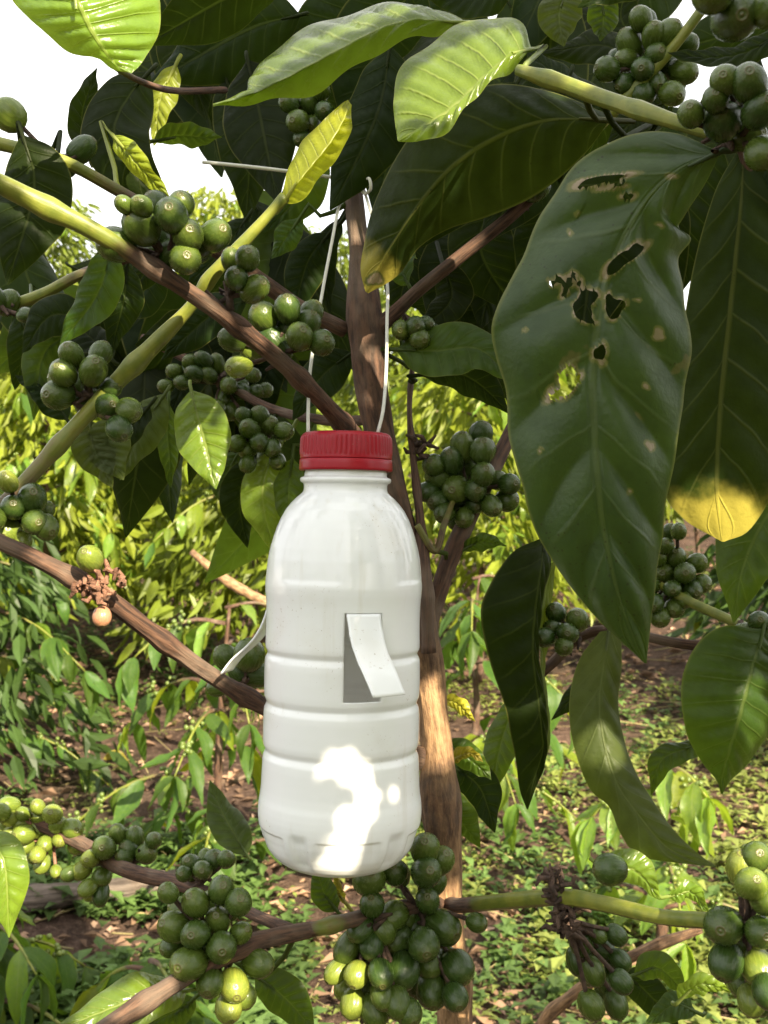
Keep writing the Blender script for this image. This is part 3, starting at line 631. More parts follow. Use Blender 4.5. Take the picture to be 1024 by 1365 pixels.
traced(R4, LEAF_DARK,   # dark curled leaf
   [(724, 716, .66), (680, 740, .66), (650, 785, .655), (640, 820, .655), (652, 880, .655), (672, 950, .655), (684, 1000, .66), (692, 1050, .66), (702, 1078, .66)],
   [(726, 716, .665), (722, 760, .648), (716, 810, .645), (712, 870, .645), (718, 930, .648), (722, 970, .65), (724, 1000, .655), (712, 1040, .658), (703, 1079, .66)],
   [(728, 717, .665), (735, 755, .66), (722, 800, .665), (716, 860, .665), (722, 920, .665), (728, 960, .665), (727, 1005, .665), (722, 1030, .665), (704, 1079, .66)],
   label='dark drooping leaf with curled edge', corr=.002, camber=.10, veins=11)
traced(R4, LEAF_UNDER,
   [(740, 748, .672), (726, 760, .67), (716, 810, .668), (714, 870, .668), (722, 930, .668), (727, 975, .668), (717, 1010, .667), (712, 1030, .666)],
   [(741, 748, .676), (732, 775, .68), (724, 820, .68), (720, 880, .68), (726, 935, .68), (730, 980, .68), (722, 1012, .675), (713, 1031, .667)],
   [(742, 748, .68), (735, 785, .69), (728, 830, .69), (724, 890, .69), (729, 940, .69), (733, 985, .69), (724, 1014, .68), (713, 1031, .668)],
   label='pale rolled-up margin of the dark drooping leaf', petiole=False, corr=.0008)
traced(R4, LEAF_UNDER,   # pale leaf sweeping to the right
   [(800, 842, .64), (772, 880, .64), (759, 930, .635), (763, 990, .63), (785, 1050, .625), (812, 1075, .62), (826, 1110, .615), (850, 1140, .61), (900, 1150, .605), (957, 1156, .60)],
   [(812, 840, .635), (805, 890, .63), (800, 940, .625), (808, 1000, .62), (825, 1050, .615), (850, 1085, .61), (870, 1110, .608), (890, 1130, .606), (920, 1145, .604), (958, 1157, .60)],
   [(828, 845, .64), (828, 890, .64), (824, 940, .635), (832, 985, .63), (848, 1030, .625), (868, 1065, .62), (885, 1090, .615), (905, 1115, .61), (930, 1138, .606), (959, 1158, .60)],
   label='pale olive leaf underside sweeping down to a pointed tip', corr=.0013, camber=.06, veins=10)
traced(R3, LEAF_MID,   # right edge two-tone leaf
   [(1010, 838, .60), (960, 836, .60), (920, 870, .60), (905, 920, .60), (910, 970, .60), (935, 1015, .60), (955, 1040, .60), (961, 1058, .60)],
   [(1018, 838, .60), (1012, 865, .595), (1000, 905, .59), (990, 940, .588), (980, 975, .588), (970, 1010, .59), (963, 1040, .595), (962, 1058, .60)],
   [(1022, 840, .60), (1040, 870, .612), (1045, 910, .615), (1036, 950, .615), (1018, 985, .613), (995, 1020, .61), (972, 1045, .603), (963, 1059, .60)],
   label='folded green leaf hanging at the right edge below the berries', corr=.0018, veins=9)
traced(R1, LEAF_YOUNG,   # glossy sunlit leaf at top centre
   [(708, 62, .49), (690, 35, .50), (650, 24, .505), (610, 33, .505), (570, 60, .50), (535, 100, .495), (526, 135, .49), (528, 165, .485), (530, 187, .48)],
   [(706, 66, .488), (685, 72, .482), (660, 92, .48), (635, 112, .478), (610, 135, .476), (585, 155, .475), (562, 170, .475), (545, 180, .477), (531, 188, .48)],
   [(704, 69, .488), (690, 86, .484), (676, 100, .482), (664, 108, .48), (650, 118, .478), (622, 150, .474), (598, 175, .472), (565, 188, .474), (532, 189, .48)],
   label='glossy bright green leaf in full sun near the top', corr=.0015, wave=.0018, camber=.05)
traced(TRUNK, LEAF_YOUNG,   # long sunlit leaf left of it
   [(620, 28, .53), (570, 8, .54), (520, 5, .545), (470, 18, .55), (410, 45, .55), (355, 75, .545), (338, 100, .54), (330, 122, .535), (284, 138, .53)],
   [(618, 30, .525), (570, 28, .52), (525, 32, .518), (480, 48, .515), (430, 72, .513), (385, 98, .512), (350, 118, .515), (320, 132, .52), (284, 140, .53)],
   [(617, 33, .525), (580, 50, .525), (540, 62, .525), (500, 82, .525), (450, 108, .525), (400, 125, .525), (360, 132, .525), (320, 142, .525), (285, 142, .53)],
   label='long bright leaf edged with sunlight beside the glossy one', corr=.0016, wave=.0025)
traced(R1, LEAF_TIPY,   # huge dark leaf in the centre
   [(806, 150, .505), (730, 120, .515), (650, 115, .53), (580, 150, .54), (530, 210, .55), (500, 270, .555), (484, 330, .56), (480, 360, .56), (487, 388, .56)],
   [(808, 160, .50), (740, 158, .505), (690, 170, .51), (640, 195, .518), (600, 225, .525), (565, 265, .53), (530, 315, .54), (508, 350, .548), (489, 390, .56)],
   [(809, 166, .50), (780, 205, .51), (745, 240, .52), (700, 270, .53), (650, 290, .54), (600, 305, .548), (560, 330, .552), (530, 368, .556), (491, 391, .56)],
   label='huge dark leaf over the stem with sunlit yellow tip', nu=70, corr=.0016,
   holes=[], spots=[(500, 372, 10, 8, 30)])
traced(B2, LEAF_LIME,   # narrow sunlit leaf on the yellow twig
   [(376, 270, .50), (380, 240, .50), (395, 205, .50), (420, 172, .502), (450, 142, .506), (464, 133, .51)],
   [(378, 270, .50), (392, 250, .495), (415, 222, .495), (438, 192, .497), (456, 160, .502), (466, 136, .51)],
   [(381, 271, .50), (405, 268, .51), (432, 235, .512), (455, 200, .512), (468, 165, .512), (469, 140, .511)],
   label='narrow yellow-green leaf rising from the yellow twig', corr=.0014)
traced(B1b, LEAF_YOUNG,  # top left leaf
   [(95, -30, .42), (40, -20, .425), (15, -5, .428), (40, 25, .43), (70, 52, .43), (95, 70, .43), (130, 78, .43), (150, 92, .43), (172, 97, .43)],
   [(98, -30, .415), (100, -12, .415), (106, 8, .416), (114, 25, .418), (122, 42, .42), (132, 58, .422), (142, 72, .425), (155, 86, .428), (174, 97, .43)],
   [(102, -30, .42), (170, -25, .43), (208, -8, .435), (214, 15, .437), (212, 40, .437), (205, 60, .436), (195, 75, .434), (186, 88, .432), (175, 98, .43)],
   label='sunlit green leaf in the top left corner', corr=.0012, wave=.001)
# the petiole-side twig that carries it
branch('branch', [(300, 120, .62, 5, .9), (215, 118, .54, 5, .7), (130, 70, .46, 4, .3), (98, -20, .42, 4, .2)], TREE)

# ------------------------------------------------------------------ further leaves: base -> tip
D, M_, Y, YL, U, O = LEAF_DARK, LEAF_MID, LEAF_YOUNG, LEAF_YELL, LEAF_UNDER, LEAF_OLD
more = [
 # parent, mat, path, width, roll, kwargs
 (B1b, D, [(200, 95, .58), (170, 130, .575), (155, 190, .57), (225, 285, .57)], 95, .2),
 (B1b, LEAF_LIME, [(150, 180, .56), (172, 205, .555), (228, 268, .56)], 34, .4),
 (B1b, LEAF_LIME, [(235, 85, .62), (215, 130, .62), (205, 195, .62)], 42, .5),
 (B1b, M_, [(205, 188, .60), (245, 182, .60), (296, 183, .60)], 42, .6),
 (TRUNK, D, [(400, 20, .66), (330, 40, .67), (200, 110, .68)], 110, .3),
 (TRUNK, D, [(380, -30, .62), (300, 0, .62), (190, 60, .62)], 100, -.4),
 (TRUNK, D, [(330, 80, .64), (350, 170, .63), (370, 270, .62)], 105, .2),
 (TRUNK, D, [(300, 100, .68), (330, 200, .68), (330, 300, .68)], 80, -.3),
 (TRUNK, D, [(520, 60, .60), (500, 160, .60), (440, 280, .60)], 110, .3),
 (TRUNK, D, [(440, 40, .64), (420, 90, .64), (330, 130, .65)], 90, -.5),
 (TRUNK, D, [(480, -20, .66), (440, 60, .67), (400, 130, .68)], 120, .1),
 (TRUNK, D, [(560, -30, .64), (500, 70, .65), (470, 200, .66)], 130, -.2),
 (TRUNK, D, [(600, 20, .62), (560, 110, .61), (480, 230, .61)], 110, .4),
 (R1, D, [(690, 110, .58), (640, 200, .585), (560, 330, .59)], 130, -.2),
 (R1, D, [(760, 100, .62), (720, 200, .62), (640, 330, .62)], 120, .2),
 (B5, D, [(660, 260, .66), (640, 330, .66), (690, 420, .66)], 95, .2),
 (B5, D, [(700, 300, .70), (660, 370, .70), (640, 440, .70)], 85, -.2),
 (B5, D, [(740, 240, .64), (730, 310, .64), (700, 400, .64)], 90, .1),
 (B5, D, [(590, 350, .65), (600, 400, .65), (560, 440, .65)], 60, .5),
 (B5, M_, [(545, 380, .68), (530, 340, .69), (560, 300, .70)], 50, -.4),
 (SIDE, M_, [(528, 466, .60), (585, 468, .59), (640, 465, .585), (690, 510, .58)], 78, -.45),
 (SIDE, D, [(560, 500, .61), (620, 500, .61), (680, 552, .61)], 60, .5),
 (SIDE, M_, [(615, 735, .63), (640, 722, .63), (676, 728, .63)], 26, .5),
 (TRUNK, D, [(440, 310, .64), (410, 350, .64), (390, 425, .64)], 58, .1),
 (TRUNK, D, [(455, 290, .66), (430, 340, .66), (440, 420, .66)], 40, .4),
 (TRUNK, M_, [(400, 290, .62), (380, 320, .62), (362, 345, .62)], 36, .3),
 (B1b, D, [(30, 180, .49), (45, 250, .49), (10, 380, .49)], 105, .2),
 (B1b, D, [(70, 200, .53), (30, 290, .53), (-10, 350, .53)], 80, -.3),
 (B1, D, [(330, 400, .58), (280, 420, .58), (215, 480, .59)], 60, .4),
 (B1, D, [(300, 410, .60), (250, 440, .61), (180, 460, .62)], 66, -.4),
 (B1, M_, [(150, 330, .56), (130, 390, .56), (80, 460, .57)], 60, .4),
 (B1, D, [(170, 350, .62), (165, 400, .62), (150, 470, .62)], 60, -.4),
 (B4, Y, [(255, 520, .66), (270, 580, .655), (288, 652, .65)], 78, .25),
 (B4, U, [(220, 525, .68), (190, 570, .68), (160, 640, .68)], 60, .5),
 (B4, M_, [(225, 535, .70), (225, 590, .70), (228, 650, .70)], 40, -.6),
 (B4, D, [(200, 540, .66), (165, 580, .66), (125, 610, .66)], 44, .6),
 (B4, U, [(150, 555, .64), (145, 600, .64), (165, 640, .64)], 60, .1),
 (B4, Y, [(365, 600, .69), (350, 660, .69), (368, 745, .70)], 62, .2),
 (B4, D, [(330, 610, .71), (320, 670, .71), (330, 730, .72)], 56, -.2),
 (B4, M_, [(390, 610, .68), (385, 660, .68), (390, 720, .68)], 48, .4),
 (B4, M_, [(320, 600, .74), (300, 640, .74), (310, 690, .74)], 44, .3),
 (B1, D, [(120, 430, .60), (70, 420, .60), (30, 470, .60)], 60, .4),
 (B1, M_, [(110, 440, .66), (60, 470, .66), (45, 560, .66)], 50, -.2),
 (B2, D, [(250, 440, .79), (255, 480, .79), (225, 560, .79)], 60, .2),
 (B2, D, [(290, 420, .80), (300, 470, .80), (290, 540, .80)], 60, -.3),
 (B5, D, [(640, 290, .70), (605, 355, .70), (575, 440, .70)], 95, .2),
 (B5, D, [(700, 350, .72), (655, 400, .72), (625, 480, .72)], 85, -.2),
 (B5, D, [(570, 290, .72), (545, 350, .72), (528, 430, .72)], 75, .3),
 (B5, D, [(720, 400, .74), (690, 470, .74), (690, 560, .74)], 80, .1),
 (R1, D, [(860, 190, .50), (800, 300, .51), (770, 480, .52)], 150, .1),
 (R1, D, [(900, 230, .52), (850, 340, .53), (800, 560, .54)], 140, -.2),
 (TRUNK, D, [(270, -20, .70), (250, 60, .70), (275, 160, .70)], 85, .2),
 (TRUNK, D, [(350, 20, .72), (300, 90, .72), (290, 180, .72)], 80, -.3),
 (TRUNK, D, [(620, -30, .66), (600, 60, .67), (640, 150, .68)], 110, .1),
 (TRUNK, D, [(540, 120, .68), (520, 200, .68), (500, 290, .68)], 90, .3),
 (TRUNK, M_, [(430, 200, .70), (400, 260, .70), (350, 310, .70)], 60, .4),
 (B1b, D, [(330, 290, .66), (300, 330, .66), (250, 380, .66)], 60, .4),
 (TRUNK, D, [(470, 470, .68), (430, 500, .68), (390, 560, .68)], 60, .3),
 (B1, D, [(260, 380, .82), (230, 430, .83), (190, 500, .84)], 75, .3),
 (B1, D, [(330, 430, .82), (300, 480, .83), (260, 560, .84)], 75, -.2),
 (B1, D, [(290, 350, .80), (270, 400, .80), (290, 470, .80)], 70, .1),
 (B1, D, [(210, 350, .68), (190, 390, .68), (140, 430, .68)], 60, .4),
 (B1, D, [(380, 470, .82), (350, 510, .82), (340, 580, .82)], 55, .3),
 (B1b, D, [(240, 300, .64), (215, 330, .64), (170, 400, .64)], 50, .3),
 (B2, D, [(150, 480, .62), (110, 440, .63), (60, 430, .64)], 50, .5),
 (B2, U, [(120, 560, .64), (125, 600, .64), (150, 650, .64)], 60, .3),
 (B2, D, [(90, 560, .66), (60, 520, .66), (20, 500, .66)], 46, .5),
 (B1c, M_, [(60, 395, .66), (80, 420, .66), (70, 500, .67)], 52, .3),
 (B1c, D, [(20, 415, .68), (35, 450, .68), (20, 520, .69)], 50, -.3),
 (B1b, D, [(120, 210, .58), (110, 150, .58), (130, 90, .58)], 40, .4),
 # top right
 (R1, U, [(760, -20, .56), (745, 20, .56), (752, 62, .56)], 62, .2),
 (R1, M_, [(800, -10, .58), (805, 25, .58), (800, 55, .58)], 44, -.2),
 (R1, D, [(690, -20, .55), (640, -5, .56), (560, -10, .57)], 60, .5),
 (R2, D, [(900, -40, .40), (840, -30, .41), (770, 10, .42)], 60, .6),
 (R2, D, [(1050, 40, .46), (980, 75, .47), (890, 70, .48)], 44, .8),
 (B5, D, [(860, 90, .62), (800, 60, .63), (720, 70, .64)], 60, .6),
 (B5, D, [(880, 60, .66), (830, 30, .66), (840, -30, .66)], 70, .3),
 (B5, D, [(820, 140, .66), (760, 120, .67), (700, 60, .68)], 60, .7),
 (B5, D, [(900, 130, .64), (860, 150, .64), (810, 190, .64)], 60, .4),
 (R5, D, [(960, 190, .56), (920, 260, .57), (900, 400, .58)], 110, .2),
 (R5, D, [(1060, 260, .60), (1010, 380, .60), (1000, 560, .60)], 130, -.1),
 (R5, D, [(1040, 120, .50), (1020, 190, .50), (1035, 300, .50)], 70, .2),
 (R5, M_, [(1030, 560, .62), (1030, 640, .62), (1015, 740, .62)], 80, .1),
 # right middle and bottom
 (R3, M_, [(940, 990, .66), (885, 1010, .66), (868, 1060, .66)], 40, .4),
 (R4, M_, [(690, 930, .72), (670, 980, .72), (655, 1060, .72)], 52, .4),
 (R4, D, [(800, 860, .76), (790, 900, .76), (735, 960, .76)], 40, .4),
 (TRUNK, YL, [(585, 945, .63), (602, 935, .63), (634, 962, .63)], 24, .6),
 (TRUNK, M_, [(592, 990, .63), (625, 1010, .63), (655, 1040, .63)], 40, .3),
 (TRUNK, M_, [(600, 1050, .64), (612, 1090, .64), (640, 1130, .65)], 50, .2),
 (TRUNK, D, [(600, 1020, .66), (640, 1050, .66), (660, 1110, .66)], 60, -.1),
 (TRUNK, YL, [(598, 1015, .62), (625, 1003, .62), (644, 1016, .62)], 20, .5),
 (B8L, M_, [(450, 1215, .60), (432, 1190, .60), (422, 1150, .60)], 36, .2),
 (B8L, YL, [(462, 1205, .61), (452, 1190, .61), (446, 1160, .61)], 14, .2),
 (B8L, Y, [(250, 1320, .52), (180, 1330, .50), (70, 1375, .49)], 74, .5),
 (B8L, M_, [(260, 1330, .54), (240, 1345, .54), (190, 1372, .54)], 46, -.3),
 (B8L, M_, [(340, 1300, .56), (380, 1330, .56), (420, 1380, .56)], 60, .3),
 (B8b, Y, [(-25, 1110, .62), (5, 1150, .61), (12, 1250, .61)], 62, .2),
 (B8b, M_, [(330, 1140, .80), (300, 1090, .82), (280, 1040, .84)], 50, .3),
 (B8R, Y, [(800, 1150, .60), (845, 1160, .60), (880, 1200, .60)], 50, .3),
 (B8R, Y, [(905, 1335, .56), (935, 1310, .55), (978, 1325, .55)], 34, .7),
 (B8R, M_, [(845, 1300, .62), (880, 1290, .62), (915, 1330, .62)], 44, .5),
 (B8R, D, [(830, 1295, .66), (870, 1330, .66), (905, 1370, .66)], 50, .4),
 (B8R, Y, [(890, 1195, .60), (920, 1190, .60), (945, 1215, .60)], 30, .6),
 (B8R, M_, [(930, 1350, .60), (900, 1340, .60), (860, 1365, .60)], 40, .4),
]
for par, mat, path, w, roll in more:
    add_leaf(par, mat, path, w, roll=roll, fold=rnd.uniform(.1, .35), twist=rnd.uniform(-.5, .5))

frnd = random.Random(31)
for par, (x0, x1, y0, y1), n, (d0, d1), mats in (
      (B4, (150, 400, 400, 620), 20, (.80, 1.0), 'DDM'), (B1b, (190, 260, 110, 200), 2, (.68, .85), 'DDM'), (B1b, (335, 440, 330, 440), 4, (.70, .9), 'DDM'),
      (B5, (560, 700, 320, 430), 9, (.75, .95), 'DDD'), (B1c, (0, 130, 400, 480), 5, (.72, .9), 'DDM'), (TRUNK, (330, 420, 620, 740), 3, (.75, .95), 'DM'),
      (TRUNK, (230, 720, -20, 120), 12, (.75, .95), 'D'), (B5, (700, 1000, -20, 160), 9, (.72, .95), 'D'), (R5, (880, 1030, 180, 640), 8, (.70, .9), 'D')):
    for k in range(n):
        x, y, dd = frnd.uniform(x0, x1), frnd.uniform(y0, y1), frnd.uniform(d0, d1); L = frnd.uniform(.10, .16) * F / dd; an = frnd.gauss(math.pi / 2, .6)
        dx, dy = math.cos(an) * L / 2, math.sin(an) * L / 2
        add_leaf(par, D if frnd.choice(mats) == 'D' else M_, [(x - dx, y - dy, dd), (x + frnd.uniform(-10, 10), y - 4, dd - .01), (x + dx, y + dy, dd + frnd.uniform(-.03, .03))], L * frnd.uniform(.34, .46), roll=frnd.uniform(-.7, .7), fold=frnd.uniform(.1, .45), twist=frnd.uniform(-.7, .7), nu=26)

# ------------------------------------------------------------------ bottle
def build_bottle():
    d = .53; k = d / F
    top = P(462, 576, d); ang = math.radians(1.0)
    root = empty('bottle', (0, 0, 0), 'white plastic bottle with red screw cap hanging by string from the stem', 'bottle')
    prof = [(627, 54), (632, 55), (636, 55), (637.5, 60.5), (641, 61), (643.5, 60), (645, 56), (650, 55.5), (655, 56), (658, 58), (663, 64), (671, 72), (680, 79), (692, 85.5), (704, 90.5),
            (716, 94.5), (730, 98.5), (745, 101.5), (760, 103), (772, 104), (780, 104.5), (788, 104.2), (800, 103), (815, 102.3), (830, 102.2), (845, 102.4), (856, 102.8), (862, 102.6), (866, 100.6), (869, 99.2), (872, 100.6), (876, 102.8),
            (884, 103.4), (900, 103.6), (918, 103.4), (926, 102.8), (931, 100.8), (934, 99.4), (937, 100.8), (942, 103), (950, 103.6), (968, 103.8), (984, 103.6), (990, 102.8), (994, 101), (997, 99.8), (1000, 101.2), (1005, 103.4),
            (1015, 104.2), (1030, 104.6), (1045, 105.2), (1055, 106.2), (1063, 107.6), (1072, 108.4), (1080, 108.6), (1088, 108), (1097, 106.6), (1106, 104.4), (1115, 101.2), (1124, 96.5), (1133, 90), (1140, 83), (1146, 74), (1150, 64), (1152.5, 52), (1152, 40), (1148, 25), (1146, 0.5)]
    # resample finely
    ys = np.array([p[0] for p in prof]); arc = np.concatenate([[0], np.cumsum(np.hypot(np.diff(ys), np.diff([p[1] for p in prof])))])
    q = np.linspace(0, arc[-1], 560); Y_ = np.interp(q, arc, ys); R_ = np.interp(q, arc, [p[1] for p in prof])
    ker = np.array([1, 2, 1]) / 4
    for _ in range(3): R_[1:-1] = np.convolve(R_, ker, 'valid'); Y_[1:-1] = np.convolve(Y_, ker, 'valid')
    seg = 240
    def ss(x, a, b): t = max(0., min(1., (x - a) / (b - a))); return t * t * (3 - 2 * t)
    def radius(y, r, th):
        o = 0.0
        c = math.cos(4 * (th + .4)); pan = ss(c, -.25, .25)                 # shoulder facets ending in a small ledge
        o -= 1.6 * pan * ss(y, 690, 745) * (1 - ss(y, 768, 776))
        c2 = math.cos(5 * (th - .15)); p2 = ss(c2, -.55, -.2)               # heel panels
        o -= 2.2 * p2 * ss(y, 1094, 1098) * (1 - ss(y, 1108, 1130))
        s2 = 1 - ss(c2, -.97, -.75)
        o -= 4.0 * s2 * ss(y, 1085, 1100) * (1 - ss(y, 1125, 1142))
        o += .25 * math.sin(2 * th + y * .01) + .45 * math.exp(-((th + .72) / .012) ** 2) * ss(y, 670, 700)   # slight ovality, mould seam
        return r + o
    def pt(y, r, th):   # th = 0 faces the camera, + to the right
        rr = radius(y, r, th) * k if r > 1 else 1e-5
        return Vector((math.sin(th) * rr, -math.cos(th) * rr, -(y - 576) * k))
    tilt = Matrix.Rotation(ang, 4, 'Y'); base_m = Matrix.Translation(top) @ tilt
    V, Fc = [], []
    cuts = [(math.radians(16.5), math.radians(12.8), 809, 920), (math.radians(-104), math.radians(13), 815, 925)]
    for y, r in zip(Y_, R_):
        for j in range(seg): V.append(base_m @ pt(y, r, 2 * math.pi * j / seg - math.pi))
    for i in range(len(Y_) - 1):
        ym = (Y_[i] + Y_[i+1]) / 2
        for j in range(seg):
            th = 2 * math.pi * (j + .5) / seg - math.pi
            if any(abs(th - c) < hw and a < ym < b for c, hw, a, b in cuts): continue
            Fc.append((i*seg+j, (i+1)*seg+j, (i+1)*seg+(j+1) % seg, i*seg+(j+1) % seg))
    body = mesh_obj('body', V, Fc, WHITE, root)
    so_ = body.modifiers.new('wall', 'SOLIDIFY'); so_.thickness = .0009; so_.offset = -1
    # flaps cut from the wall, bent outwards about their top edge
    for (c, hw, a, b), out0, out1, tw in ((cuts[0], math.radians(20), math.radians(44), .10), (cuts[1], math.radians(16), math.radians(50), 0.0)):
        nl, nw = 26, 12; fv, ff = [], []
        pos = Vector((0, 0, 0)); step = (b - a) * k / nl; rows = []
        rad = np.interp(a, Y_, R_) * k
        for i in range(nl + 1):
            u = i / nl; al = out0 + (out1 - out0) * ss(u, 0, .7) - math.radians(16) * ss(u, .6, 1)
            if i: pos = pos + Vector((math.sin(al), 0, -math.cos(al))) * step
            flat = 1 - .75 * u
            for j in range(nw + 1):
                v = (j / nw - .5) * 2 * hw * rad * (.96 - .05 * u + .03 * noise.noise(Vector((u * 9, j * .05, c))))
                sag = (v * v) / (2 * rad) * flat
                loc = Vector((pos.x + rad - sag + .0004 - tw * u * u * v, v + tw * .06 * u * u, pos.z + tw * .5 * v * u))  # radial, tangential, vertical
                fv.append(base_m @ (Vector((math.sin(c) * loc.x + math.cos(c) * loc.y, -math.cos(c) * loc.x + math.sin(c) * loc.y, -(a - 576) * k + loc.z))))
        for i in range(nl):
            for j in range(nw): ff.append((i*(nw+1)+j, (i+1)*(nw+1)+j, (i+1)*(nw+1)+j+1, i*(nw+1)+j+1))
        fl = mesh_obj('flap', fv, ff, WHITE, root)
        m = fl.modifiers.new('wall', 'SOLIDIFY'); m.thickness = .0008; m.offset = -1
        fl['label'] = 'cut plastic flap bent outward over the front opening' if c > 0 else 'cut plastic flap sticking out at the left side'
    # cap
    V, Fc = [], []; seg = 240
    cp = [(577.5, 0.3), (577.3, 30), (577.2, 50), (578, 55), (579.8, 58), (582.5, 59.6), (587, 60.2), (592, 60.5), (600, 60.8), (608, 61.1), (611, 61.3), (612.2, 61.2), (612.8, 59.8)]
    cf = []
    for (y0, r0), (y1, r1) in zip(cp, cp[1:]):
        for s in range(3): cf.append((y0 + (y1 - y0) * s / 3, r0 + (r1 - r0) * s / 3))
    cf.append(cp[-1])
    for y, r in cf:
        for j in range(seg):
            rib = .95 * ss(y, 581, 585) * (1 - ss(y, 604, 609)) * (1 if j % 4 in (0, 1) else -.6)
            th = 2 * math.pi * j / seg; rr = (r + rib * (r > 50)) * k
            V.append(base_m @ Vector((math.sin(th) * rr, -math.cos(th) * rr, -(y - 576) * k)))
    for i in range(len(cf) - 1):
        for j in range(seg): Fc.append((i*seg+j, (i+1)*seg+j, (i+1)*seg+(j+1) % seg, i*seg+(j+1) % seg))
    cap = mesh_obj('cap', V, Fc, RED, root)
    V, Fc = [], []; seg = 120
    rp = [(612.6, 58.5), (613.0, 60.9), (613.8, 61.6), (619, 61.9), (625, 62.3), (627.0, 62.2), (628, 61.2), (628, 57)]
    for y, r in rp:
        for j in range(seg):
            th = 2 * math.pi * j / seg; V.append(base_m @ Vector((math.sin(th) * r * k, -math.cos(th) * r * k, -(y - 576) * k)))
    for i in range(len(rp) - 1):
        for j in range(seg): Fc.append((i*seg+j, (i+1)*seg+j, (i+1)*seg+(j+1) % seg, i*seg+(j+1) % seg))
    mesh_obj('tamper_ring', V, Fc, RED, cap)
    # string
    st = empty('string', (0, 0, 0), 'thin white string tied round the stem and down to the red cap', 'string')
    def cord(path, r=2.3):
        p = [P(*a) for a in path]; V, Fc, uv, ag = tube_data(p, [r * .55 / F] * len(p), [0] * len(p), 8, 40, .05)
        mesh_obj('strand', V, Fc, STRING, st)
    cord([(411, 580, .53), (411, 545, .535), (414, 490, .55), (428, 400, .575), (443, 320, .595), (452, 275, .605), (462, 255, .607), (478, 248, .612), (486, 240, .62)])
    cord([(503, 580, .53), (511, 545, .535), (515, 490, .55), (516, 430, .565), (516, 375, .58), (505, 320, .595), (488, 262, .607), (482, 245, .612), (470, 240, .607)])
    cord([(486, 240, .615), (478, 234, .606), (462, 240, .607), (440, 236, .61), (390, 229, .60), (330, 222, .59), (270, 216, .58)], 2.6)
    cord([(484, 243, .607), (492, 238, .60), (494, 252, .60), (486, 258, .605), (480, 248, .605)], 2.3)
build_bottle()

# ------------------------------------------------------------------ field coffee shrubs behind
def small_leaf(name, mat, droop, fold, seed, wid=.2):
    n = 8; path = []
    for i in range(n + 1):
        u = i / n; a = droop * (u - .15)
        path.append((path[-1] + np.array([math.cos(a), 0, -math.sin(a)]) / n) if i else np.array([0., 0, 0]))
    L, R = [], []
    for i, p in enumerate(path):
        u = i / n; prof = math.sin(math.pi * u ** .82) ** .75 * (1 - .3 * max(0, u - .55) / .45) if 0 < i < n else .01
        hw = wid * prof; up = np.array([0, 0, math.sin(fold) * hw])
        L.append(p + np.array([0, hw * math.cos(fold), 0]) + up); R.append(p + np.array([0, -hw * math.cos(fold), 0]) + up)
    V, Fc, uv = sheet(L, path, R, nu=16, vs=[-1, -.7, -.35, 0, .35, .7, 1], corr=.012, wave=.02, camber=.05, veins=8, seed=seed, rib=.01)
    me = bpy.data.meshes.new(name); me.from_pydata([tuple(v) for v in V], [], Fc)
    lay = me.uv_layers.new(name='UVMap'); li = np.zeros(len(me.loops), dtype=np.int32); me.loops.foreach_get('vertex_index', li)
    lay.data.foreach_set('uv', np.array(uv, dtype=np.float32)[li].ravel())
    me.polygons.foreach_set('use_smooth', [True] * len(me.polygons)); me.materials.append(mat); me.update(); return me
SL = {k: [small_leaf('leaf', m, dr, fo, i, w) for i, (dr, fo, w) in enumerate(((.5, .3, .20), (.9, .5, .17), (1.4, .25, .19), (.2, .6, .16), (1.1, .1, .22), (-.4, .4, .18)))] for k, m in (('f', LEAF_FIELD), ('d', LEAF_FIELD2), ('y', LEAF_YOUNG))}
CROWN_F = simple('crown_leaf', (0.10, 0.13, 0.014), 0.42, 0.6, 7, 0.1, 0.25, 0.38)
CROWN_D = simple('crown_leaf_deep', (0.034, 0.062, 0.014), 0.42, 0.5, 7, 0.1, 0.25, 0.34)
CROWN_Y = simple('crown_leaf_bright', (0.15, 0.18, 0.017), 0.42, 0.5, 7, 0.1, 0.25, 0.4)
def leaf_matrix(p, direction, up, size, r):
    x = direction.normalized(); y = up.cross(x)
    if y.length < .05: y = Vector((1, 0, 0)).cross(x)
    y.normalize(); z = x.cross(y)
    m = Matrix((x, y, z)).transposed().to_4x4()
    return Matrix.Translation(p) @ m @ Matrix.Diagonal((size, size * r.uniform(.85, 1.1), size, 1))
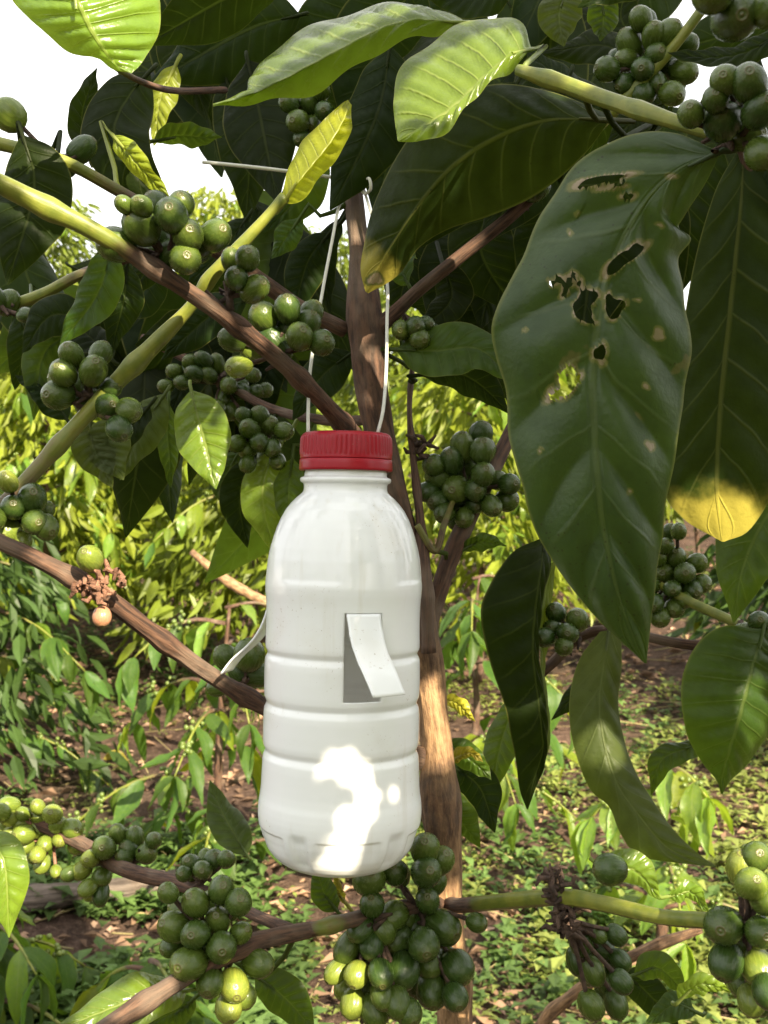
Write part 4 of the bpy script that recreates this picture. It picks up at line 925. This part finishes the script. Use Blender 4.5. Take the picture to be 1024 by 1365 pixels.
def shrub(x, y, h, nb, label, tone='f', seed=0, leafsize=.165, spread=.65, low=.12, berries=True, lean=(0, 0), group='coffee shrubs of the plot behind'):
    r = random.Random(seed); z0 = gz(x, y)
    root = empty('coffee_shrub', (x, y, z0), label, 'coffee shrub', group)
    stem = [(x + lean[0] * t + r.uniform(-.02, .02), y + lean[1] * t, z0 - .02 + h * t, .016 * (1 - .75 * t), 1.2 - .5 * t) for t in (0, .25, .5, .75, 1)]
    branch('stem', stem, root, raw=True, seg=7, n=20)
    bv = []
    for k in range(nb):
        t = low + (1 - low) * (k + r.random()) / nb; az = k * 2.4 + r.uniform(-.4, .4)
        ln = spread * (1.05 - .62 * t) * r.uniform(.8, 1.15)
        o = Vector((x + lean[0] * t, y + lean[1] * t, z0 + h * t)); dx, dy = math.cos(az), math.sin(az)
        path = [(o.x + dx * ln * s, o.y + dy * ln * s, o.z + ln * (.42 * s - .75 * s * s), .006 * (1 - .7 * s), .9 - .9 * s) for s in (0, .33, .66, 1)]
        b, _ = branch('branch', path, root, raw=True, seg=5, n=10, rough=0)
        cv = catmull(path, 20); npair = max(3, int(ln / .066))
        for i in range(npair + 1):
            s = .18 + .82 * i / npair; q = cv[min(20, int(s * 20))]; p = Vector(q[:3])
            tang = Vector(cv[min(20, int(s * 20) + 1)][:3] - cv[max(0, int(s * 20) - 1)][:3]).normalized()
            side = tang.cross(Vector((0, 0, 1))).normalized()
            for sg in ((-1, 1) if i < npair else (-1, 1, 0)):
                dirv = tang * r.uniform(.35, .7) + side * sg * r.uniform(.5, 1.0) + Vector((0, 0, r.uniform(-1.3, -.1)))
                tn = tone if r.random() > .25 else r.choice('fdy')
                lo = bpy.data.objects.new('leaf', r.choice(SL[tn])); COL.objects.link(lo)
                lo.matrix_basis = leaf_matrix(p, dirv, Vector((r.uniform(-.4, .4), r.uniform(-.4, .4), 1)), leafsize * r.uniform(.65, 1.15), r)
                adopt(lo, b)
            if berries and 0 < i < npair and r.random() < .5:
                bv.append(p)
    if h > .9:            # the many small inner leaves of the crown
        V, Fc = [], []
        for _ in range(int(1900 * h * spread)):
            t = r.uniform(low * .8, 1.02); az = r.uniform(0, 6.28); rr = spread * (1.0 - .6 * t) * math.sqrt(r.uniform(.02, 1))
            p = Vector((x + lean[0] * t + math.cos(az) * rr, y + lean[1] * t + math.sin(az) * rr, z0 + h * t - .15 * rr))
            dv = Vector((math.cos(az) + r.gauss(0, .6), math.sin(az) + r.gauss(0, .6), r.uniform(-2.2, -.1))).normalized()
            sv = Matrix.Rotation(r.uniform(0, 6.28), 3, dv) @ dv.orthogonal().normalized(); sz = leafsize * r.uniform(.4, .95); k = len(V); w = sz * r.uniform(.13, .2); nn = dv.cross(sv) * sz * .07
            V += [p, p + dv * sz * .25 + sv * w * .8 + nn, p + dv * sz * .6 + sv * w * .75 + nn, p + dv * sz - nn, p + dv * sz * .6 - sv * w * .75 + nn, p + dv * sz * .25 - sv * w * .8 + nn, p + dv * sz * .45]
            Fc += [(k + a, k + (a + 1) % 6, k + 6) for a in range(6)]
        fo = mesh_obj('inner_foliage', V, Fc, {'f': CROWN_F, 'd': CROWN_D, 'y': CROWN_Y}[tone], root, smooth=False); fo['kind'] = 'stuff'
    if bv:
        V, Fc = [], []
        for p in bv:
            for _ in range(r.randint(6, 12)):
                c = p + Vector((r.gauss(0, .012), r.gauss(0, .012), r.gauss(0, .010))); k0 = len(V); R = .0062 * r.uniform(.8, 1.15)
                for i in range(1, 4):
                    for j in range(7):
                        V.append(c + Vector((math.sin(math.pi*i/4)*math.cos(6.283*j/7), math.sin(math.pi*i/4)*math.sin(6.283*j/7), math.cos(math.pi*i/4))) * R)
                V.append(c + Vector((0, 0, R))); V.append(c - Vector((0, 0, R)))
                for i in range(2):
                    for j in range(7): Fc.append((k0+i*7+j, k0+(i+1)*7+j, k0+(i+1)*7+(j+1) % 7, k0+i*7+(j+1) % 7))
                for j in range(7): Fc.append((k0+21, k0+j, k0+(j+1) % 7)); Fc.append((k0+22, k0+14+(j+1) % 7, k0+14+j))
        bo = mesh_obj('berries', V, Fc, BERRY_FIELD, root); bo['kind'] = 'stuff'
    return root
def gx(px, d): return (px - 512) * d / F
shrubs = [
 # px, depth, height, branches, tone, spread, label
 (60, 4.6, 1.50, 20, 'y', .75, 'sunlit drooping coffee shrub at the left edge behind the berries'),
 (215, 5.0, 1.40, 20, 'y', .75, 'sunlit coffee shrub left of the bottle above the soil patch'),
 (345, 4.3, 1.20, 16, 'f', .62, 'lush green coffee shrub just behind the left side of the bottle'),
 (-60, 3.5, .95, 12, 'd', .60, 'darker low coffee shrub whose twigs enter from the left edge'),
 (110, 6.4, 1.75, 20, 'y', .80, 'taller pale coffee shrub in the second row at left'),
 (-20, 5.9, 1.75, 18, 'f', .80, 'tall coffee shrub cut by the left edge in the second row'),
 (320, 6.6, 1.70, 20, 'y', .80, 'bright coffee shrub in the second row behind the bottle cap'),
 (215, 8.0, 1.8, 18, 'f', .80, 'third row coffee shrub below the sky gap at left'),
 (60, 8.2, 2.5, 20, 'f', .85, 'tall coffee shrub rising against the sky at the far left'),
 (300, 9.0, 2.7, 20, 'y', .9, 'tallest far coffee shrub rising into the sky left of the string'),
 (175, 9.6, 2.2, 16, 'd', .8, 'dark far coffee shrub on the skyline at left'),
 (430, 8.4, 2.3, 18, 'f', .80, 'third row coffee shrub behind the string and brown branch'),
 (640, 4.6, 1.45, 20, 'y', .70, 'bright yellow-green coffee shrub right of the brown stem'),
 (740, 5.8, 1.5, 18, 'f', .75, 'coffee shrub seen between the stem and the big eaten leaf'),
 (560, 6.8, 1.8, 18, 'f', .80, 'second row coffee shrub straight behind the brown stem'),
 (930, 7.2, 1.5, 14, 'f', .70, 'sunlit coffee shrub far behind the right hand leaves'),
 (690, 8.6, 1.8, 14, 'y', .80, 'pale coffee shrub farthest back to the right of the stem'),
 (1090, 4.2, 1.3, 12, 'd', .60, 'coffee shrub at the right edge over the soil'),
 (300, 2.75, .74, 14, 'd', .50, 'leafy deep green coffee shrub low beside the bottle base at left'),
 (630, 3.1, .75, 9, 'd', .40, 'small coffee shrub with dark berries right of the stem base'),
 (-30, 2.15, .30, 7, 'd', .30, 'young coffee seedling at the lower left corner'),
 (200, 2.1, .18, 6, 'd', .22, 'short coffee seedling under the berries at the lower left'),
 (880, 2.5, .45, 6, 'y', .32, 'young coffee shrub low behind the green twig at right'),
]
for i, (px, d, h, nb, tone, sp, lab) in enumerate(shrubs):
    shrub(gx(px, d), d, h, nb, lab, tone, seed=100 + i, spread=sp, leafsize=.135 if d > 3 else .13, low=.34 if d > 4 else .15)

# far rows: one mass that nobody can count
def leaf_mass(name, mat, spots, n_each, size, label, seed=0, flat=1.0):
    r = random.Random(seed); V, Fc = [], []
    for (cx, cy, cz, rx, rz) in spots:
        for _ in range(n_each):
            while True:
                q = Vector((r.uniform(-1, 1), r.uniform(-1, 1), r.uniform(-1, 1)))
                if q.length < 1: break
            p = Vector((cx + q.x * rx, cy + q.y * rx, cz + q.z * rz))
            dv = Vector((r.gauss(0, 1), r.gauss(0, 1), r.gauss(-.7, .6))).normalized(); sv = dv.orthogonal().normalized()
            sv = Matrix.Rotation(r.uniform(0, 6.28), 3, dv) @ sv; s = size * r.uniform(.6, 1.2); k = len(V); w = s * .2
            nn = dv.cross(sv) * s * .08
            V += [p, p + dv * s * .45 + sv * w + nn, p + dv * s * .5, p + dv * s - nn, p + dv * s * .45 - sv * w + nn]
            Fc += [(k, k+1, k+2), (k+1, k+3, k+2), (k, k+2, k+4), (k+2, k+3, k+4)]
    o = mesh_obj(name, V, Fc, mat, smooth=False)
    return tag(o, label, 'vegetation', kind='stuff')
r = random.Random(5); far = []
for row, y in enumerate((9.5, 12, 15, 18.5, 22.5, 27)):
    x = -y * .95
    while x < y * .95:
        hh = r.uniform(1.2, 1.9); far.append((x + r.uniform(-.3, .3), y + r.uniform(-.4, .4), gz(x, y) + hh * .5, r.uniform(.5, .8), hh * .55)); x += r.uniform(.9, 1.5)
for y in (3.4, 4.8, 6.2, 7.8):      # the same rows going on beyond both edges of the view
    for sg in (-1, 1):
        x = sg * (y * .46 + .5)
        while abs(x) < y * .95 + 1:
            hh = r.uniform(1.1, 1.7); far.append((x, y + r.uniform(-.3, .3), gz(x, y) + hh * .5, r.uniform(.45, .65), hh * .52)); x += sg * r.uniform(.9, 1.4)
FARLEAF = simple('far_leaf', (0.10, 0.14, 0.035), 0.4, 0.45, 2, 0.1, 0.4, 0.4)
leaf_mass('distant_coffee_rows', FARLEAF, far, 520, .20, 'far rows of sunlit coffee foliage up the slope', 3)

# ------------------------------------------------------------------ ground cover: weeds, litter, sticks
def scatter_ok(x, y, thr, sc=.9, off=0): return noise.noise(Vector((x * sc + off, y * sc, 3.3))) > thr
r = random.Random(11)
def plants(name, label, n, mat, size, xr, yr, thr, seed, leaves=7, sc=.9):
    r = random.Random(seed); V, Fc = [], []
    c = 0
    while c < n:
        y = yr[0] + (yr[1] - yr[0]) * r.random() ** 1.4; x = r.uniform(*xr) * y * .36
        c += 1
        if not scatter_ok(x, y, thr, sc, seed) or (x < -.25 and 2.38 < y < 2.62): continue
        b = Vector((x, y, gz(x, y))); s0 = size * r.uniform(.5, 1.3)
        for k in range(r.randint(leaves - 3, leaves + 3)):
            az = r.uniform(0, 6.28); d = Vector((math.cos(az), math.sin(az), r.uniform(.1, .9))).normalized(); s = s0 * r.uniform(.6, 1.1)
            p = b + Vector((r.gauss(0, .5), r.gauss(0, .5), r.uniform(.1, 1.3))) * s0 * .8
            sv = d.cross(Vector((0, 0, 1))).normalized() * s * .28; nn = Vector((0, 0, s * .1)); q = len(V)
            V += [p, p + d * s * .4 + sv + nn, p + d * s * .5, p + d * s - nn * 2, p + d * s * .4 - sv + nn]
            Fc += [(q, q+1, q+2), (q+1, q+3, q+2), (q, q+2, q+4), (q+2, q+3, q+4)]
    return tag(mesh_obj(name, V, Fc, mat, smooth=False), label, 'weeds', kind='stuff')
plants('weeds', 'low green weeds covering the ground between the shrubs', 9000, WEED, .042, (-2.2, 2.2), (1.7, 9), .14, 21)
plants('leafy_weeds', 'dense leafy weeds on the ground at the lower left', 2300, WEED, .05, (-1.3, -.2), (1.75, 3.1), -.25, 23)
WEEDY = simple('weed_yellow_green', (0.16, 0.19, 0.045), 0.5, 0.4, 3, 0.2, 0.3, 0.35)
plants('small_weeds', 'tiny yellow-green weeds sprinkled over the soil', 6800, WEEDY, .026, (-2.2, 2.2), (1.7, 9), .08, 35, sc=1.6)
plants('bright_weeds', 'bright sunlit weeds in tufts on the soil at right', 5200, WEEDY, .042, (.05, 2.2), (2.0, 7), -.08, 61, sc=1.3)
def litter(name, label, n, mat, size, seed):
    r = random.Random(seed); V, Fc = [], []
    for _ in range(n):
        y = 1.7 + 7 * r.random() ** 1.5; x = r.uniform(-2.2, 2.2) * y * .36
        az = r.uniform(0, 6.28); d = Vector((math.cos(az), math.sin(az), r.uniform(-.2, .3))).normalized(); s = size * r.uniform(.4, 1.2)
        sv = d.cross(Vector((0, 0, 1))).normalized() * s * .25; c = Vector((0, 0, r.uniform(.1, .35) * s)); p = Vector((x, y, gz(x, y) + .004)); q = len(V)
        V += [p, p + d * s * .45 + sv + c, p + d * s * .5, p + d * s + c * .4, p + d * s * .45 - sv + c]
        Fc += [(q, q+1, q+2), (q+1, q+3, q+2), (q, q+2, q+4), (q+2, q+3, q+4)]
    return tag(mesh_obj(name, V, Fc, mat, smooth=False), label, 'leaf litter', kind='stuff')
litter('leaf_litter', 'dry brown fallen leaves lying on the soil', 6800, simple('dry_leaf_brown', (0.20, 0.125, 0.08), .8, .5, 4, .2, .2, .1), .06, 41)
litter('pale_litter', 'pale pinkish dry leaf scraps on the soil', 3100, simple('dry_leaf_pale', (0.34, 0.23, 0.165), .8, .45, 4, .2, .2, .15), .038, 42)
def straws():
    r = random.Random(51); V, Fc, uv = [], [], []
    for _ in range(1100):
        y = 1.7 + 5 * r.random() ** 1.3; x = r.uniform(-2.2, 2.2) * y * .36; az = r.uniform(0, 6.28); L = r.uniform(.06, .25)
        p = Vector((x, y, gz(x, y) + .006)); e = p + Vector((math.cos(az) * L, math.sin(az) * L, r.uniform(.0, .05)))
        V, Fc, uv = join_fast(V, Fc, uv, p, e, r.uniform(.001, .0026))
    tag(mesh_obj('dry_straw', V, Fc, GRASS_DRY), 'dry straw and thin sticks strewn on the ground', 'straw', kind='stuff')
def join_fast(V, Fc, uv, p, e, rad):
    d = (e - p).normalized(); a = d.orthogonal().normalized(); b = d.cross(a); k = len(V)
    for c in (p, e):
        for t in (0, 2.09, 4.19): V.append(c + (a * math.cos(t) + b * math.sin(t)) * rad)
    Fc += [(k, k+1, k+4, k+3), (k+1, k+2, k+5, k+4), (k+2, k, k+3, k+5)]
    return V, Fc, uv
straws()
# grey log, brown leaning stick, far lit stick, yellow fallen leaf
lg, _ = branch('log', [(-60, 1214, 2.56, 18, 2), (30, 1200, 2.62, 20, 2), (110, 1190, 2.66, 17, 2), (180, 1184, 2.70, 18, 2), (240, 1170, 2.75, 15, 2), (310, 1160, 2.8, 12, 2)], None, mat=WOOD_GREY, rough=.22, seg=14)
tag(lg, 'weathered grey log lying on the ground at lower left', 'log')
s1, _ = branch('stick', [(700, 1400, 1.0, 10, 1.5), (740, 1345, .98, 10, 1.6), (820, 1288, .95, 9, 1.6), (880, 1258, .93, 9, 1.5), (935, 1238, .92, 6, 1.5)], None, rough=.25, n=60)
tag(s1, 'reddish brown peeling stick slanting under the green twig', 'stick')
s2, _ = branch('stick', [(255, 735, 3.2, 5, 1.5), (290, 765, 3.2, 7, 1.8), (325, 788, 3.2, 8, 1.9), (375, 812, 3.2, 8, 1.9)], None, rough=.2)
tag(s2, 'pale sunlit stick behind the left shoulder of the bottle', 'stick')
yl = add_leaf(None, LEAF_YELL, [(138, 1012, 3.72), (155, 1006, 3.74), (173, 1018, 3.76)], 13, roll=.2, petiole=False); yl.name = 'fallen_leaf'
tag(yl, 'single yellow fallen leaf on the dark soil at left', 'fallen leaf')

# ------------------------------------------------------------------ leaves added above and behind the camera to shape the sun patches
LIT = []   # (px, py, depth, radius px): places the sun reaches through gaps between the leaves
def lit(d, rad, *pts):
    for p in pts: LIT.append((P(p[0], p[1], d), rad * d / F))
lit(.493, 9, (445, 1016), (462, 1018), (478, 1028), (492, 1055), (492, 1082), (465, 1100), (468, 1130), (440, 1150), (470, 1152)); lit(.50, 4, (530, 1055))
lit(.485, 30, (555, 140), (585, 105), (625, 70), (660, 50), (600, 150), (640, 105)); lit(.53, 18, (360, 90), (410, 65), (470, 38), (530, 20), (310, 132))
lit(.50, 14, (390, 245), (410, 215), (435, 180), (458, 150), (345, 300), (310, 335), (285, 362)); lit(.55, 20, (500, 365), (520, 340), (540, 320))
lit(.512, 22, (905, 685), (940, 700), (980, 705)); lit(.56, 14, (168, 195), (185, 225), (210, 250)); lit(.62, 18, (215, 130), (210, 165))
lit(.43, 38, (50, 5), (100, 35), (150, 30), (190, 30), (165, 75)); lit(.45, 14, (188, 274), (235, 272), (290, 305), (247, 340), (330, 340), (340, 380), (165, 270))
lit(.51, 12, (383, 405), (350, 415), (316, 489), (363, 445)); lit(.445, 16, (-20, 235), (20, 252), (60, 272), (100, 290))
lit(.515, 12, (240, 425), (210, 452), (150, 515), (84, 497)); lit(.50, 14, (118, 740), (60, 750), (100, 775), (150, 805), (190, 835), (130, 790), (136, 822))
lit(.51, 12, (10, 638), (10, 704), (31, 718)); lit(.60, 12, (503, 480), (503, 515), (480, 285)); lit(.60, 16, (578, 920), (590, 960), (592, 1000), (600, 1200), (605, 1250), (612, 1320), (612, 1365))
lit(.65, 24, (270, 600), (290, 640), (355, 640), (375, 680)); lit(.595, 9, (600, 352), (620, 338)); lit(.73, 45, (10, 1075), (50, 1095), (95, 1100), (60, 1140), (120, 1160)); lit(.61, 40, (5, 1180), (5, 1220))
lit(.425, 16, (1000, 1172), (1012, 1288), (988, 1150), (1002, 1335)); lit(.50, 12, (312, 1312), (305, 1340)); lit(.545, 12, (472, 1298), (447, 1295), (470, 1338)); lit(.63, 18, (785, 1000), (800, 1015)); lit(.63, 14, (615, 945), (630, 1008), (640, 1040))
lit(.58, 20, (435, 1180), (450, 1190)); lit(.51, 12, (12, 150), (75, 212)); lit(.55, 22, (945, 1320)); lit(.60, 20, (850, 1165), (870, 1190), (920, 1195)); lit(.50, 25, (130, 1350), (180, 1335)); lit(.60, 20, (985, 945), (1000, 970))
lit(.95, 12, (840, 1280), (880, 1258), (740, 1345)); lit(.46, 10, (680, 1200), (850, 1212))
def overhead():
    r = random.Random(77)
    e1 = SUN.cross(Vector((0, 0, 1))).normalized(); e2 = e1.cross(SUN)
    C = Vector((0, .55, CAMZ))
    nb0 = 11   # the first entries are the patch on the bottle itself
    bt = [((q - C).dot(e1), (q - C).dot(e2)) for x in range(355, 560, 12) for y in range(650, 1160, 12) if y < 1008 or x < 408 or x > 515 for q in (P(x, y, .53 - .036 * math.sqrt(max(0, 1 - ((x - 456) / 105) ** 2))),)]
    T = [((p - C).dot(e1), (p - C).dot(e2), rad) for p, rad in LIT]
    T = [t for i, t in enumerate(T) if i < nb0 or min(math.hypot(t[0] - b[0], t[1] - b[1]) for b in bt) > t[2] + .003]
    T = np.array(T)
    cor = [P(x, y, d) for x in (-150, 512, 1200) for y in (-120, 682, 1500) for d in (.40, .75)]
    a0 = min((c - C).dot(e1) for c in cor); a1 = max((c - C).dot(e1) for c in cor); b0 = min((c - C).dot(e2) for c in cor); b1 = max((c - C).dot(e2) for c in cor)
    V, Fc, uv = [], [], []
    g = .0035; na, nb_ = int((a1 - a0) / g), int((b1 - b0) / g)
    GA, GB = np.meshgrid(a0 + (np.arange(na) + .5) * g, b0 + (np.arange(nb_) + .5) * g, indexing='ij')
    cov = np.zeros((na, nb_), bool)
    for ta, tb, tr in T: cov |= np.hypot(GA - ta, GB - tb) < tr          # kept open
    def try_leaf(a, b, L, W):
        th = r.uniform(0, 6.28)
        d = np.array([math.cos(th), math.sin(th)]) * L / 2
        rel = T[:, :2] - np.array([a, b]); t = np.clip((rel @ d) / (d @ d), -1, 1)
        dist = np.hypot(*(rel - t[:, None] * d).T)
        if np.any(dist < W / 2 * (1 - .6 * t * t) + T[:, 2]): return 0
        x = (GA - a) * math.cos(th) + (GB - b) * math.sin(th); y = -(GA - a) * math.sin(th) + (GB - b) * math.cos(th)
        cov[(2 * x / L) ** 2 + (2 * y / W) ** 2 < .72] = True
        c0 = C + e1 * a + e2 * b          # the added leaves sit above and behind the camera
        h = (c0.y + .05 + L * .5) / -SUN.y + r.uniform(0, .10); c = c0 + SUN * h
        D_ = (e1 * math.cos(th) + e2 * math.sin(th)); S_ = SUN.cross(D_)
        D2 = (D_ + SUN * r.uniform(-.35, .35)); S2 = (S_ + SUN * r.uniform(-.35, .35))
        k = len(V); q = [(-.5, 0), (-.25, .42), (.1, .5), (.35, .25), (.5, 0), (.35, -.25), (.1, -.5), (-.25, -.42), (.05, 0)]
        for x, y in q: V.append(c + D2 * x * L + S2 * y * W + SUN * (abs(y) * .25 * W)); uv.append((x + .5, y + .5))
        for i in range(8): Fc.append((k + i, k + (i + 1) % 8, k + 8))
        return 1
    n = 0
    for L, W in ((.15, .062), (.10, .042), (.065, .028), (.04, .018), (.024, .012), (.014, .008), (.010, .006)):
        for _ in range(3):
            cells = np.argwhere(~cov); r.shuffle(order := list(range(len(cells))))
            for q in order[:2200]:
                ci, cj = cells[q]
                if not cov[ci, cj]: n += try_leaf(GA[ci, cj], GB[ci, cj], L * r.uniform(.85, 1.1), W * r.uniform(.85, 1.1))
    for k in range(9):       # thin twigs added as apparent support for the leaves
        p = Vector((.385, .6, 1.62 + .035 * k)); e = C + e1 * r.uniform(a0, a1) * .8 + e2 * r.uniform(0, b1) + SUN * .75
        V, Fc, uv = join_tube(V, Fc, uv, [p, (p + e) / 2 + Vector((0, -.1, .12)), e], [.004, .003, .0015], 6)
    o = mesh_obj('added_shade_leaves', V, Fc, LEAF_MID, uvs=uv)
    tag(o, 'unseen leaves added to shade the coffee tree and shape its sun patches', 'added foliage', kind='stuff')
    print('overhead leaves', n, 'berries', NBERRY[0])
overhead()

# unseen coffee foliage added behind the camera to cut the sky fill
r = random.Random(9); gro = []
for k in range(26):
    a = math.pi * (1.0 + (k + .5) / 26) + r.uniform(-.05, .05); rr = r.uniform(1.7, 2.6)
    x, y = math.cos(a) * rr * 1.15, math.sin(a) * rr + .3
    hh = r.uniform(1.6, 2.1); gro.append((x, y, gz(x, y) + hh * .5, .5, hh * .55))
leaf_mass('added_grove_behind', LEAF_FIELD2, gro, 130, .2, 'unseen coffee foliage added behind the camera to dim the fill light', 8)
